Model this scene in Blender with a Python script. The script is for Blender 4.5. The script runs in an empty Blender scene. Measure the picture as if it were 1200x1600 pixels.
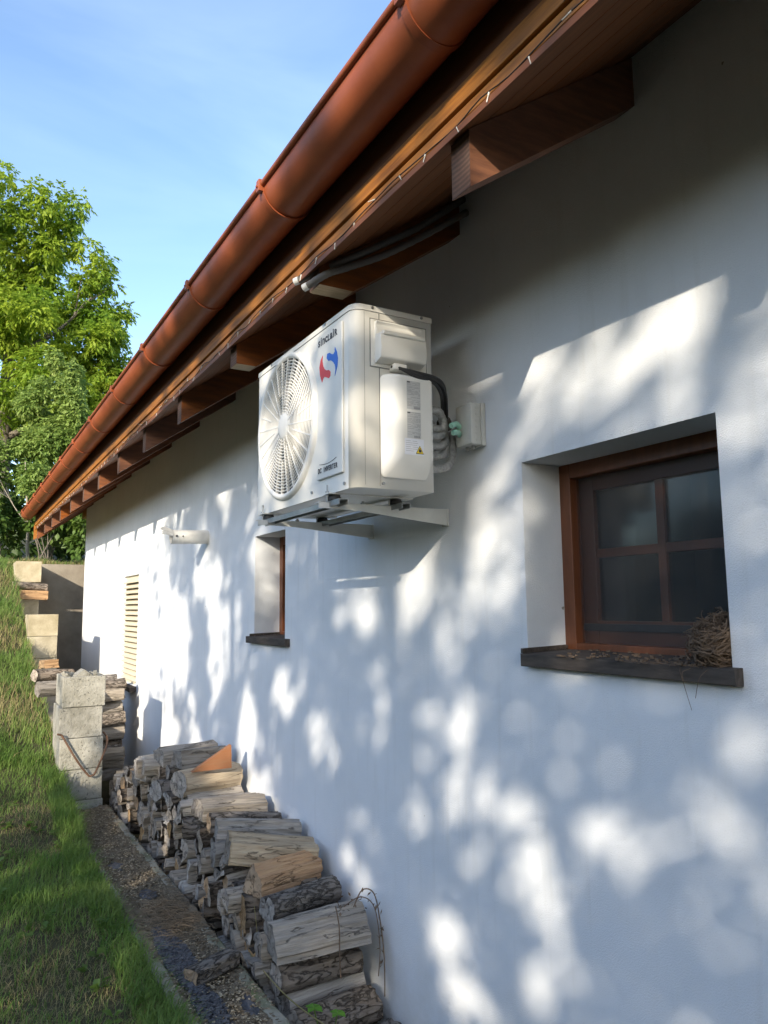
import bpy, math, random
import numpy as np
from mathutils import Vector, Matrix, noise
random.seed(7); RNG = np.random.default_rng(11)
S = bpy.context.scene
COL = S.collection
PI = math.pi

# ------------------------------------------------------------------ camera
# x = 0 is the outer face of the house wall (outdoors is -x), y runs along the wall, z is up; the camera is 1.8 m from the wall
F = 1175.0
def _n(v): v = np.array(v, float); return v / np.linalg.norm(v)
_dy = _n((-680, 155, F)); _up = np.array((-110, -9260, F), float); _up = _n(_up - _up.dot(_dy) * _dy)
_dx = _n(np.cross(_dy, _up)); _dx = -_dx if _dx[0] < 0 else _dx
RM = np.array([_dx, _dy, _up])
cam_d = bpy.data.cameras.new('camera'); cam = bpy.data.objects.new('camera', cam_d); COL.objects.link(cam)
r_, u_, b_ = RM @ [1, 0, 0], RM @ [0, -1, 0], RM @ [0, 0, -1]
cam.matrix_world = Matrix(((r_[0], u_[0], b_[0], -1.8), (r_[1], u_[1], b_[1], 0), (r_[2], u_[2], b_[2], 0), (0, 0, 0, 1)))
cam_d.sensor_fit = 'VERTICAL'; cam_d.sensor_height = 36; cam_d.lens = 36 * F / 1600
cam_d.clip_start = 0.05; cam_d.clip_end = 1000
S.camera = cam

# ------------------------------------------------------------------ sky and sun
SUN = Vector((-1, -.93, .52)).normalized()          # towards the sun
el = math.asin(SUN.z); az = math.atan2(SUN.x, SUN.y)
w = bpy.data.worlds.new('World'); S.world = w; w.use_nodes = True
nt = w.node_tree; bg = nt.nodes['Background']
sky = nt.nodes.new('ShaderNodeTexSky'); sky.sky_type = 'NISHITA'; sky.sun_disc = False
sky.sun_elevation = el; sky.sun_rotation = az % (2 * PI); sky.air_density = 1.0; sky.dust_density = 1.0; sky.ozone_density = 2.2
tc = nt.nodes.new('ShaderNodeTexCoord'); mp = nt.nodes.new('ShaderNodeMapping'); mp.inputs['Scale'].default_value = (1.2, 3.5, 5)
mp.inputs['Rotation'].default_value = (.3, .5, .2)
nz = nt.nodes.new('ShaderNodeTexNoise'); nz.inputs['Scale'].default_value = 1.3; nz.inputs['Detail'].default_value = 6; nz.inputs['Distortion'].default_value = .6
rp = nt.nodes.new('ShaderNodeValToRGB'); rp.color_ramp.elements[0].position = .42; rp.color_ramp.elements[1].position = .8
rp.color_ramp.elements[1].color = (.06, .06, .06, 1)
mx = nt.nodes.new('ShaderNodeMixRGB'); mx.inputs['Color2'].default_value = (8.5, 9.5, 11, 1)
for a, b in ((tc.outputs['Generated'], mp.inputs[0]), (mp.outputs[0], nz.inputs['Vector']), (nz.outputs['Fac'], rp.inputs[0]),
             (rp.outputs[0], mx.inputs['Fac']), (sky.outputs[0], mx.inputs['Color1']), (mx.outputs[0], bg.inputs[0])):
    nt.links.new(a, b)
bg.inputs[1].default_value = .15
sd = bpy.data.lights.new('sun', 'SUN'); sd.energy = 2.7; sd.angle = math.radians(.5); sd.color = (1, .88, .70)
so = bpy.data.objects.new('sun', sd); COL.objects.link(so); so.rotation_euler = SUN.to_track_quat('Z', 'Y').to_euler(); so.location = (-20, -20, 12)
S.view_settings.view_transform = 'Standard'; S.view_settings.look = 'None'; S.view_settings.gamma = 1; S.view_settings.use_curve_mapping = False
S.view_settings.exposure = 1.42
S.cycles.max_bounces = 8; S.cycles.diffuse_bounces = 5; S.cycles.transparent_max_bounces = 16

# ------------------------------------------------------------------ materials
def mat(name, base, rough=.6, metal=0., spec=.5, noise_=None, bump=None, c2=None, stretch=None, rnd=0., wave=None, trans=0., speck=None):
    """noise_=(scale, detail, lo, hi) mixes base->c2; bump=(scale, strength, distance); stretch=(x,y,z) scales object coordinates"""
    m = bpy.data.materials.new(name); m.use_nodes = True; t = m.node_tree; N = t.nodes; Lk = t.links
    p = N['Principled BSDF']; p.inputs['Roughness'].default_value = rough; p.inputs['Metallic'].default_value = metal
    p.inputs['Specular IOR Level'].default_value = spec
    tc = N.new('ShaderNodeTexCoord'); mp = N.new('ShaderNodeMapping'); Lk.new(tc.outputs['Object'], mp.inputs[0])
    if stretch: mp.inputs['Scale'].default_value = stretch
    oi = N.new('ShaderNodeObjectInfo')
    if rnd:
        ml = N.new('ShaderNodeMath'); ml.operation = 'MULTIPLY'; ml.inputs[1].default_value = 37; Lk.new(oi.outputs['Random'], ml.inputs[0]); Lk.new(ml.outputs[0], mp.inputs['Location'])
    col = N.new('ShaderNodeRGB'); col.outputs[0].default_value = (*base, 1); cur = col.outputs[0]
    if noise_:
        n = N.new('ShaderNodeTexNoise'); n.inputs['Scale'].default_value = noise_[0]; n.inputs['Detail'].default_value = noise_[1]; n.inputs['Roughness'].default_value = .65
        Lk.new(mp.outputs[0], n.inputs['Vector'])
        r = N.new('ShaderNodeMapRange'); r.inputs['From Min'].default_value = noise_[2]; r.inputs['From Max'].default_value = noise_[3]; Lk.new(n.outputs['Fac'], r.inputs['Value'])
        x = N.new('ShaderNodeMixRGB'); Lk.new(r.outputs[0], x.inputs['Fac']); Lk.new(cur, x.inputs['Color1']); x.inputs['Color2'].default_value = (*(c2 or base), 1); cur = x.outputs[0]
    if wave:
        wv = N.new('ShaderNodeTexWave'); wv.wave_type = wave[4] if len(wave) > 4 else 'BANDS'; wv.bands_direction = wave[0] if wv.wave_type == 'BANDS' else 'X'
        if wv.wave_type == 'RINGS': wv.rings_direction = wave[0]
        wv.inputs['Scale'].default_value = wave[1]; wv.inputs['Distortion'].default_value = wave[2]; wv.inputs['Detail'].default_value = 3; wv.inputs['Detail Scale'].default_value = 1.5
        Lk.new(mp.outputs[0], wv.inputs['Vector'])
        x = N.new('ShaderNodeMixRGB'); x.blend_type = 'MULTIPLY'; Lk.new(cur, x.inputs['Color1'])
        g = N.new('ShaderNodeMapRange'); g.inputs['To Min'].default_value = wave[3]; Lk.new(wv.outputs['Fac'], g.inputs['Value']); Lk.new(g.outputs[0], x.inputs['Color2']); x.inputs['Fac'].default_value = 1; cur = x.outputs[0]
    if speck:
        n = N.new('ShaderNodeTexNoise'); n.inputs['Scale'].default_value = speck[0]; n.inputs['Detail'].default_value = 2; Lk.new(mp.outputs[0], n.inputs['Vector'])
        r = N.new('ShaderNodeMapRange'); r.inputs['From Min'].default_value = speck[1]; r.inputs['From Max'].default_value = speck[1] + .02; Lk.new(n.outputs['Fac'], r.inputs['Value'])
        x = N.new('ShaderNodeMixRGB'); Lk.new(r.outputs[0], x.inputs['Fac']); Lk.new(cur, x.inputs['Color1']); x.inputs['Color2'].default_value = (*speck[2], 1); cur = x.outputs[0]
    if rnd:
        h = N.new('ShaderNodeHueSaturation'); g = N.new('ShaderNodeMapRange'); g.inputs['To Min'].default_value = 1 - rnd; g.inputs['To Max'].default_value = 1 + rnd
        Lk.new(oi.outputs['Random'], g.inputs['Value']); Lk.new(g.outputs[0], h.inputs['Value']); Lk.new(cur, h.inputs['Color'])
        ms = N.new('ShaderNodeMath'); ms.operation = 'FRACT'; m7 = N.new('ShaderNodeMath'); m7.operation = 'MULTIPLY'; m7.inputs[1].default_value = 7.3
        Lk.new(oi.outputs['Random'], m7.inputs[0]); Lk.new(m7.outputs[0], ms.inputs[0])
        g2 = N.new('ShaderNodeMapRange'); g2.inputs['To Min'].default_value = 1 - rnd * 1.5; g2.inputs['To Max'].default_value = 1 + rnd * 1.5; Lk.new(ms.outputs[0], g2.inputs['Value']); Lk.new(g2.outputs[0], h.inputs['Saturation'])
        cur = h.outputs[0]
    Lk.new(cur, p.inputs['Base Color'])
    if bump:
        n = N.new('ShaderNodeTexNoise'); n.inputs['Scale'].default_value = bump[0]; n.inputs['Detail'].default_value = 5; n.inputs['Roughness'].default_value = .6; Lk.new(mp.outputs[0], n.inputs['Vector'])
        b = N.new('ShaderNodeBump'); b.inputs['Strength'].default_value = bump[1]; b.inputs['Distance'].default_value = bump[2]; Lk.new(n.outputs['Fac'], b.inputs['Height']); Lk.new(b.outputs[0], p.inputs['Normal'])
    if trans:
        tr = N.new('ShaderNodeBsdfTranslucent'); Lk.new(cur, tr.inputs['Color']); ms = N.new('ShaderNodeMixShader'); ms.inputs[0].default_value = trans
        Lk.new(p.outputs[0], ms.inputs[1]); Lk.new(tr.outputs[0], ms.inputs[2]); Lk.new(ms.outputs[0], N['Material Output'].inputs['Surface'])
    return m

MT = {}
MT['stucco'] = mat('white_stucco', (.78, .81, .85), .95, spec=.15, noise_=(1.7, 6, .35, .75), c2=(.71, .74, .775), bump=(230, .9, .0038), speck=(26, .775, (.32, .31, .29)))
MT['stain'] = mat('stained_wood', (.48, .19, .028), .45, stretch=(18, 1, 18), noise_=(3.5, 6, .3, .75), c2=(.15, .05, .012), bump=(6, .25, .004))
MT['fdark'] = mat('dark_fascia_wood', (.15, .055, .02), .5, stretch=(18, 1, 18), noise_=(3.5, 6, .3, .75), c2=(.08, .028, .012), bump=(6, .25, .004))  # darker brown tone for the uppermost fascia board
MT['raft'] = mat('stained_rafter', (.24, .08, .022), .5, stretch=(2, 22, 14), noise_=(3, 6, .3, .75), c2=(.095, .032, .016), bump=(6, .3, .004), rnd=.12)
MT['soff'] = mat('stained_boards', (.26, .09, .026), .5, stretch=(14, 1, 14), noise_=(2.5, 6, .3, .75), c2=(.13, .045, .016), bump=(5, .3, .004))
MT['raw'] = mat('bare_cut_wood', (.62, .47, .30), .8, stretch=(3, 30, 30), noise_=(3, 5, .3, .7), c2=(.45, .32, .18))
MT['endgrain'] = mat('rafter_end_grain', (.17, .095, .06), .8, wave=('X', 22, 1.2, .55, 'RINGS'), bump=(90, .2, .002), noise_=(12, 4, .3, .7), c2=(.11, .05, .03))
MT['gutter'] = mat('brown_coated_metal', (.35, .095, .036), .45, spec=.35, noise_=(5, 6, .35, .75), c2=(.27, .065, .026), bump=(5, .12, .008))
MT['gutterin'] = mat('gutter_lining_grey', (.42, .38, .34), .6)
MT['tile'] = mat('roof_tile_brown', (.07, .035, .025), .7, noise_=(8, 4, .3, .7), c2=(.04, .02, .015))
MT['winwood'] = mat('window_wood', (.15, .05, .02), .4, stretch=(12, 2, 12), noise_=(4, 5, .3, .75), c2=(.12, .038, .015), bump=(8, .15, .002))
MT['winwood_v'] = mat('window_wood_upright', (.18, .062, .024), .4, stretch=(12, 12, 2), noise_=(4, 5, .3, .75), c2=(.12, .038, .015), bump=(8, .15, .002))
MT['sill'] = mat('weathered_sill', (.035, .027, .022), .75, stretch=(10, 1.4, 8), noise_=(5, 6, .35, .7), c2=(.10, .08, .065), bump=(8, .5, .003))
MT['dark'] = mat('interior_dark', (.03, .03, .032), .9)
MT['ac'] = mat('ac_painted_steel', (.80, .785, .735), .5, spec=.45, noise_=(2.2, 5, .4, .8), c2=(.75, .73, .67), bump=(420, .05, .001))
MT['acp'] = mat('ac_moulded_plastic', (.80, .79, .75), .6, noise_=(3, 5, .4, .8), c2=(.76, .74, .69))
MT['seam'] = mat('shadow_gap_rubber', (.25, .245, .23), .8)
MT['fan'] = mat('fan_grey_plastic', (.10, .105, .11), .6)
MT['acin'] = mat('unit_inner_steel', (.07, .075, .08), .7)
MT['fins'] = mat('coil_fins', (.07, .075, .08), .6, wave=('Z', 90, 0, .4))
MT['black'] = mat('black_rubber', (.018, .018, .02), .55, noise_=(20, 4, .3, .7), c2=(.04, .04, .04))
MT['galv'] = mat('galvanised_steel', (.42, .43, .43), .42, metal=.75, noise_=(14, 5, .3, .7), c2=(.28, .29, .29), bump=(60, .06, .001))
MT['wsteel'] = mat('painted_bracket', (.62, .62, .59), .5, noise_=(6, 5, .4, .8), c2=(.5, .5, .48))
MT['text'] = mat('print_black', (.03, .03, .035), .5)
MT['textg'] = mat('print_grey', (.32, .32, .33), .6)
MT['red'] = mat('print_red', (.72, .04, .035), .45); MT['blue'] = mat('print_blue', (.02, .14, .62), .45)
MT['labelw'] = mat('label_white', (.82, .83, .88), .5); MT['labelg'] = mat('label_grey', (.58, .58, .57), .55); MT['yellow'] = mat('label_yellow', (.85, .62, .03), .5)
MT['jb'] = mat('junction_box_plastic', (.62, .62, .59), .5, noise_=(9, 4, .35, .75), c2=(.54, .54, .51))
MT['insul'] = mat('foil_insulation', (.46, .46, .45), .4, metal=.4, noise_=(45, 4, .35, .7), c2=(.22, .22, .22), bump=(90, .7, .005))
MT['teal'] = mat('teal_insulation', (.30, .66, .54), .6, noise_=(18, 4, .35, .7), c2=(.45, .72, .62), bump=(60, .9, .006))
MT['hose'] = mat('grey_conduit', (.13, .12, .11), .7, noise_=(12, 4, .3, .7), c2=(.12, .11, .10), bump=(80, .6, .004))
MT['pvc'] = mat('grey_white_pvc', (.66, .66, .64), .5, noise_=(7, 5, .35, .75), c2=(.50, .50, .48))
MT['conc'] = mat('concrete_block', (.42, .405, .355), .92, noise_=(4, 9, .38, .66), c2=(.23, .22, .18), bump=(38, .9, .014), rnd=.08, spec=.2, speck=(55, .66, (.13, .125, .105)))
MT['concw'] = mat('sun_tint_lichen_block', (.50, .44, .32), .92, noise_=(4, 9, .38, .66), c2=(.30, .26, .17), bump=(60, .6, .006), rnd=.08, spec=.2)  # warm sunlit look of the far blocks put into the colour, plus yellowish growth
MT['kerb'] = mat('mossy_concrete', (.30, .28, .225), .95, noise_=(4, 8, .42, .66), c2=(.13, .14, .065), bump=(50, .8, .01), spec=.2)
MT['shut'] = mat('shutter_beige', (.66, .60, .47), .55, stretch=(10, 1, 10), noise_=(3, 5, .3, .75), c2=(.55, .49, .37))
MT['bulb'] = mat('clear_bulb', (.75, .74, .68), .25)
MT['wire'] = mat('dark_wire', (.025, .022, .02), .6)
MT['rust'] = mat('rusty_rod', (.10, .06, .04), .8, noise_=(30, 4, .3, .7), c2=(.18, .09, .05))
MT['nest'] = mat('dry_twigs', (.10, .068, .045), .9, noise_=(30, 3, .3, .7), c2=(.19, .13, .085))
MT['nestcore'] = mat('nest_mud', (.06, .045, .032), 1)
MT['bark'] = mat('log_bark', (.17, .14, .115), .95, stretch=(2.5, 9, 9), noise_=(5, 8, .35, .7), c2=(.27, .235, .20), bump=(9, 1, .012), rnd=.25, spec=.15)
MT['split'] = mat('weathered_split_wood', (.44, .395, .335), .9, stretch=(1.6, 26, 26), noise_=(3, 8, .32, .7), c2=(.25, .215, .18), bump=(5, .9, .010), rnd=.25, spec=.15)
MT['splitw'] = mat('fresh_split_wood', (.50, .32, .17), .8, stretch=(1.6, 24, 24), noise_=(3, 8, .35, .7), c2=(.36, .20, .10), bump=(5, .8, .008), rnd=.08, spec=.2)
MT['pale'] = mat('pale_barkless_wood', (.52, .43, .31), .85, stretch=(1.6, 20, 20), noise_=(3, 8, .35, .72), c2=(.33, .25, .17), bump=(5, .7, .008), rnd=.08, spec=.2)
MT['end'] = mat('log_end_grain', (.42, .38, .33), .95, noise_=(16, 7, .3, .72), c2=(.17, .145, .125), bump=(45, .9, .006), rnd=.28, spec=.1)
MT['endw'] = mat('log_end_warm', (.42, .30, .18), .9, noise_=(16, 7, .3, .72), c2=(.26, .17, .10), bump=(45, .9, .006), rnd=.15, spec=.1)
MT['orange'] = mat('orange_board_wood', (.27, .135, .065), .7, stretch=(2, 2, 18), noise_=(4, 6, .3, .7), c2=(.28, .10, .035))
MT['mulch'] = mat('mulch_soil', (.27, .22, .155), 1, noise_=(22, 8, .35, .65), c2=(.13, .105, .075), bump=(70, 1, .02), spec=.1)
MT['mulchchip'] = mat('sawdust_chips', (.50, .43, .31), 1, noise_=(40, 3, .3, .7), c2=(.20, .15, .09), spec=.1)
MT['slag'] = mat('blue_black_slag', (.04, .042, .052), .5, noise_=(25, 6, .35, .7), c2=(.12, .12, .13), bump=(50, 1, .01))
MT['soil'] = mat('ground_soil', (.085, .075, .045), 1, noise_=(9, 8, .3, .7), c2=(.05, .055, .025), bump=(30, 1, .02), spec=.1)
MT['trunk'] = mat('tree_bark', (.11, .095, .075), .95, stretch=(8, 8, 2), noise_=(4, 6, .3, .7), c2=(.20, .18, .15), bump=(9, 1, .02))
MT['rplaster'] = mat('retaining_concrete', (.32, .29, .24), .95, noise_=(3, 8, .35, .7), c2=(.22, .19, .155), bump=(60, .6, .006), spec=.2)
def crack(m, sc, st, thr, dark, rings=False):
    N = m.node_tree.nodes; L = m.node_tree.links; p = N['Principled BSDF']; src = p.inputs['Base Color'].links[0].from_socket
    tc = N.new('ShaderNodeTexCoord'); mp = N.new('ShaderNodeMapping'); mp.inputs['Scale'].default_value = st; L.new(tc.outputs['Object'], mp.inputs[0])
    oi = N.new('ShaderNodeObjectInfo'); ml = N.new('ShaderNodeMath'); ml.operation = 'MULTIPLY'; ml.inputs[1].default_value = 91; L.new(oi.outputs['Random'], ml.inputs[0]); L.new(ml.outputs[0], mp.inputs['Location'])
    n = N.new('ShaderNodeTexNoise'); n.inputs['Scale'].default_value = sc; n.inputs['Detail'].default_value = 5; n.inputs['Roughness'].default_value = .55; n.inputs['Distortion'].default_value = .4; L.new(mp.outputs[0], n.inputs['Vector'])
    a = N.new('ShaderNodeMath'); a.operation = 'SUBTRACT'; a.inputs[1].default_value = .5; L.new(n.outputs['Fac'], a.inputs[0]); b = N.new('ShaderNodeMath'); b.operation = 'ABSOLUTE'; L.new(a.outputs[0], b.inputs[0])
    r = N.new('ShaderNodeMapRange'); r.inputs['From Max'].default_value = thr; r.inputs['To Min'].default_value = dark; L.new(b.outputs[0], r.inputs['Value'])
    x = N.new('ShaderNodeMixRGB'); x.blend_type = 'MULTIPLY'; x.inputs['Fac'].default_value = 1; L.new(src, x.inputs['Color1']); L.new(r.outputs[0], x.inputs['Color2']); L.new(x.outputs[0], p.inputs['Base Color'])
    bp = N.new('ShaderNodeBump'); bp.inputs['Strength'].default_value = .9; bp.inputs['Distance'].default_value = .012; L.new(r.outputs[0], bp.inputs['Height'])
    if p.inputs['Normal'].links: L.new(p.inputs['Normal'].links[0].from_socket, bp.inputs['Normal'])
    L.new(bp.outputs[0], p.inputs['Normal'])
for k_ in ('split', 'splitw', 'pale'): crack(MT[k_], 1.6, (1.3, 9, 9), .010, .5)
crack(MT['bark'], 3.0, (4, 8, 8), .05, .35)
crack(MT['end'], 7.0, (1, 3, 3), .02, .4); crack(MT['endw'], 7.0, (1, 3, 3), .02, .4)
def wall_dirt(m):
    N = m.node_tree.nodes; L = m.node_tree.links; p = N['Principled BSDF']; src = p.inputs['Base Color'].links[0].from_socket
    g = N.new('ShaderNodeNewGeometry'); sx = N.new('ShaderNodeSeparateXYZ'); L.new(g.outputs['Position'], sx.inputs[0])
    n = N.new('ShaderNodeTexNoise'); n.inputs['Scale'].default_value = 2.6; n.inputs['Detail'].default_value = 7; n.inputs['Roughness'].default_value = .7; L.new(g.outputs['Position'], n.inputs['Vector'])
    a = N.new('ShaderNodeMapRange'); a.inputs['From Min'].default_value = -1.25; a.inputs['From Max'].default_value = -1.95; a.inputs['To Min'].default_value = 0; a.inputs['To Max'].default_value = .55; L.new(sx.outputs['Z'], a.inputs['Value'])
    b = N.new('ShaderNodeMapRange'); b.inputs['From Min'].default_value = .35; b.inputs['From Max'].default_value = .65; L.new(n.outputs['Fac'], b.inputs['Value'])
    c = N.new('ShaderNodeMath'); c.operation = 'MULTIPLY'; L.new(a.outputs[0], c.inputs[0]); L.new(b.outputs[0], c.inputs[1])
    # faint vertical water streaks
    mp = N.new('ShaderNodeMapping'); mp.inputs['Scale'].default_value = (1, 9, .8); L.new(g.outputs['Position'], mp.inputs[0]); n2 = N.new('ShaderNodeTexNoise'); n2.inputs['Scale'].default_value = 2.2; n2.inputs['Detail'].default_value = 5; L.new(mp.outputs[0], n2.inputs['Vector'])
    d = N.new('ShaderNodeMapRange'); d.inputs['From Min'].default_value = .56; d.inputs['From Max'].default_value = .75; d.inputs['To Max'].default_value = .12; L.new(n2.outputs['Fac'], d.inputs['Value'])
    e = N.new('ShaderNodeMath'); e.operation = 'MAXIMUM'; L.new(c.outputs[0], e.inputs[0]); L.new(d.outputs[0], e.inputs[1])
    x = N.new('ShaderNodeMixRGB'); x.inputs['Color2'].default_value = (.42, .40, .33, 1); L.new(e.outputs[0], x.inputs['Fac']); L.new(src, x.inputs['Color1']); L.new(x.outputs[0], p.inputs['Base Color'])
wall_dirt(MT['stucco'])
def leafmat(name, c1, c2, tr=.45, scale=.8):
    return mat(name, c1, .5, spec=.35, noise_=(scale, 3, .35, .65), c2=c2, trans=tr)
MT['walnut'] = leafmat('walnut_leaf', (.36, .46, .05), (.17, .30, .032), .55)
MT['greyleaf'] = leafmat('pale_green_leaf', (.30, .40, .11), (.18, .28, .06), .45)
MT['darkleaf'] = leafmat('dark_woodland_leaf', (.03, .065, .014), (.06, .11, .024), .3, .4)
MT['bushleaf'] = leafmat('bush_leaf', (.16, .24, .045), (.08, .15, .03), .4)
MT['shadeleaf'] = leafmat('garden_tree_leaf', (.05, .10, .02), (.08, .14, .03), .2)
MT['grass'] = mat('grass_blade', (.10, .20, .035), .6, spec=.3, noise_=(1.8, 5, .35, .65), c2=(.20, .28, .07), trans=.35)
MT['drygrass'] = mat('dry_grass_blade', (.42, .35, .18), .7, spec=.2, noise_=(3, 4, .3, .7), c2=(.22, .20, .08), trans=.25)

def glass():
    m = bpy.data.materials.new('window_glass'); m.use_nodes = True; t = m.node_tree; N = t.nodes; L = t.links
    N.remove(N['Principled BSDF']); g = N.new('ShaderNodeBsdfGlossy'); g.inputs['Roughness'].default_value = .10; tr = N.new('ShaderNodeBsdfTransparent'); tr.inputs[0].default_value = (.75, .78, .78, 1)
    d = N.new('ShaderNodeBsdfDiffuse'); d.inputs[0].default_value = (.45, .42, .36, 1)
    f = N.new('ShaderNodeFresnel'); f.inputs[0].default_value = 1.5; a = N.new('ShaderNodeMixShader'); L.new(f.outputs[0], a.inputs[0]); L.new(tr.outputs[0], a.inputs[1]); L.new(g.outputs[0], a.inputs[2])
    tc = N.new('ShaderNodeTexCoord'); n = N.new('ShaderNodeTexNoise'); n.inputs['Scale'].default_value = 9; n.inputs['Detail'].default_value = 8; L.new(tc.outputs['Object'], n.inputs['Vector'])
    r = N.new('ShaderNodeMapRange'); r.inputs['From Min'].default_value = .45; r.inputs['From Max'].default_value = .8; r.inputs['To Max'].default_value = .05; L.new(n.outputs['Fac'], r.inputs['Value'])
    b = N.new('ShaderNodeMixShader'); L.new(r.outputs[0], b.inputs[0]); L.new(a.outputs[0], b.inputs[1]); L.new(d.outputs[0], b.inputs[2]); L.new(b.outputs[0], N['Material Output'].inputs['Surface'])
    return m
MT['glass'] = glass()
def screenm():
    m = bpy.data.materials.new('fly_screen_mesh'); m.use_nodes = True; t = m.node_tree; N = t.nodes; L = t.links
    p = N['Principled BSDF']; p.inputs['Base Color'].default_value = (.06, .06, .06, 1); p.inputs['Roughness'].default_value = .6
    tr = N.new('ShaderNodeBsdfTransparent'); x = N.new('ShaderNodeMixShader'); x.inputs[0].default_value = .42
    L.new(tr.outputs[0], x.inputs[1]); L.new(p.outputs[0], x.inputs[2]); L.new(x.outputs[0], N['Material Output'].inputs['Surface'])
    return m
MT['screen'] = screenm()

# ------------------------------------------------------------------ object helpers
def tag(o, label=None, cat=None, group=None, kind=None):
    for k, v in (('label', label), ('category', cat), ('group', group), ('kind', kind)):
        if v: o[k] = v
    return o
def thing(name, label, cat, loc=(0, 0, 0), group=None):
    o = bpy.data.objects.new(name, None); COL.objects.link(o); o.location = loc; o.empty_display_size = .1
    return tag(o, label, cat, group)
def wloc(o):
    v = Vector((0, 0, 0))
    while o is not None: v += o.location; o = o.parent
    return v
class MB:
    def __init__(s): s.v = []; s.f = []; s.mi = []; s.sm = []
    def add(s, vs, fs, mi=0, smooth=False):
        k = len(s.v); s.v += [tuple(p) for p in vs]; s.f += [tuple(i + k for i in f) for f in fs]; s.mi += [mi] * len(fs); s.sm += [smooth] * len(fs); return s
    def box(s, x0, x1, y0, y1, z0, z1, mi=0, mtx=None):
        vs = [Vector((x, y, z)) for x in (x0, x1) for y in (y0, y1) for z in (z0, z1)]
        if mtx is not None: vs = [mtx @ v for v in vs]
        return s.add(vs, [(0, 1, 3, 2), (4, 6, 7, 5), (0, 4, 5, 1), (2, 3, 7, 6), (0, 2, 6, 4), (1, 5, 7, 3)], mi)
    def prism(s, pts, a0, a1, axis='y', mi=0, smooth=False, cap=None):
        """pts 2D outline; axis y: (x,z) pairs, x: (y,z) pairs, z: (x,y) pairs"""
        n = len(pts)
        def P(p, a): return (p[0], a, p[1]) if axis == 'y' else ((a, p[0], p[1]) if axis == 'x' else (p[0], p[1], a))
        vs = [P(p, a0) for p in pts] + [P(p, a1) for p in pts]
        s.add(vs, [(i, (i + 1) % n, n + (i + 1) % n, n + i) for i in range(n)], mi, smooth)
        k = mi if cap is None else cap
        return s.add(vs, [tuple(range(n))[::-1], tuple(range(n, 2 * n))], k)
    def tube(s, pts, r, n=8, mi=0, caps=True, closed=False):
        pts = [Vector(p) for p in pts]; m = len(pts); rs = r if isinstance(r, (list, tuple)) else [r] * m
        vs = []; up = None
        for i, p in enumerate(pts):
            a = pts[(i - 1) % m] if (i or closed) else p; b = pts[(i + 1) % m] if (i < m - 1 or closed) else p
            d = (b - a).normalized()
            if up is None: up = Vector((0, 0, 1)) if abs(d.z) < .9 else Vector((1, 0, 0))
            u = (up - d * up.dot(d)).normalized(); up = u; w = d.cross(u)
            vs += [p + (u * math.cos(t) + w * math.sin(t)) * rs[i] for t in (2 * PI * j / n for j in range(n))]
        fs = []
        for i in range(m if closed else m - 1):
            q = (i + 1) % m
            fs += [(i * n + j, i * n + (j + 1) % n, q * n + (j + 1) % n, q * n + j) for j in range(n)]
        s.add(vs, fs, mi, n > 4)
        if caps and not closed: s.add(vs[:n], [tuple(range(n))[::-1]], mi); s.add(vs[-n:], [tuple(range(n))], mi)
        return s
    def cyl(s, a, b, r, n=16, mi=0): return s.tube([a, b], r, n, mi)
    def build(s, name, m, parent=None, bevel=0, seg=2, fix=False):
        V = np.array(s.v, float); c = (V.min(0) + V.max(0)) / 2
        me = bpy.data.meshes.new(name); me.from_pydata((V - c).tolist(), [], s.f)
        for x in (m if isinstance(m, (list, tuple)) else [m]): me.materials.append(x)
        me.polygons.foreach_set('material_index', s.mi); me.polygons.foreach_set('use_smooth', s.sm)
        me.validate(); me.update()
        o = bpy.data.objects.new(name, me); COL.objects.link(o)
        o.location = Vector(c) - (wloc(parent) if parent else Vector((0, 0, 0)))
        if parent: o.parent = parent
        if fix:
            import bmesh
            b = bmesh.new(); b.from_mesh(me); bmesh.ops.remove_doubles(b, verts=b.verts, dist=1e-5); bmesh.ops.recalc_face_normals(b, faces=b.faces); b.to_mesh(me); b.free()
        if bevel:
            d = o.modifiers.new('bevel', 'BEVEL'); d.width = bevel; d.segments = seg; d.limit_method = 'ANGLE'; d.angle_limit = math.radians(40)
            wd = o.modifiers.new('wn', 'WEIGHTED_NORMAL'); wd.keep_sharp = False
            for pl in me.polygons: pl.use_smooth = True
        return o
def box(name, m, parent, x0, x1, y0, y1, z0, z1, bevel=.003, **k):
    b = MB().box(x0, x1, y0, y1, z0, z1); o = b.build(name, m, parent, bevel, fix=True)
    return o
def catmull(P, k=6):
    P = [Vector(p) for p in P]; Q = [P[0]] + P + [P[-1]]; out = []
    for i in range(1, len(Q) - 2):
        a, b, c, d = Q[i - 1:i + 3]
        for j in range(k):
            t = j / k; out.append(.5 * ((2 * b) + (c - a) * t + (2 * a - 5 * b + 4 * c - d) * t * t + (3 * b - a - 3 * c + d) * t ** 3))
    return out + [P[-1]]
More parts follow.
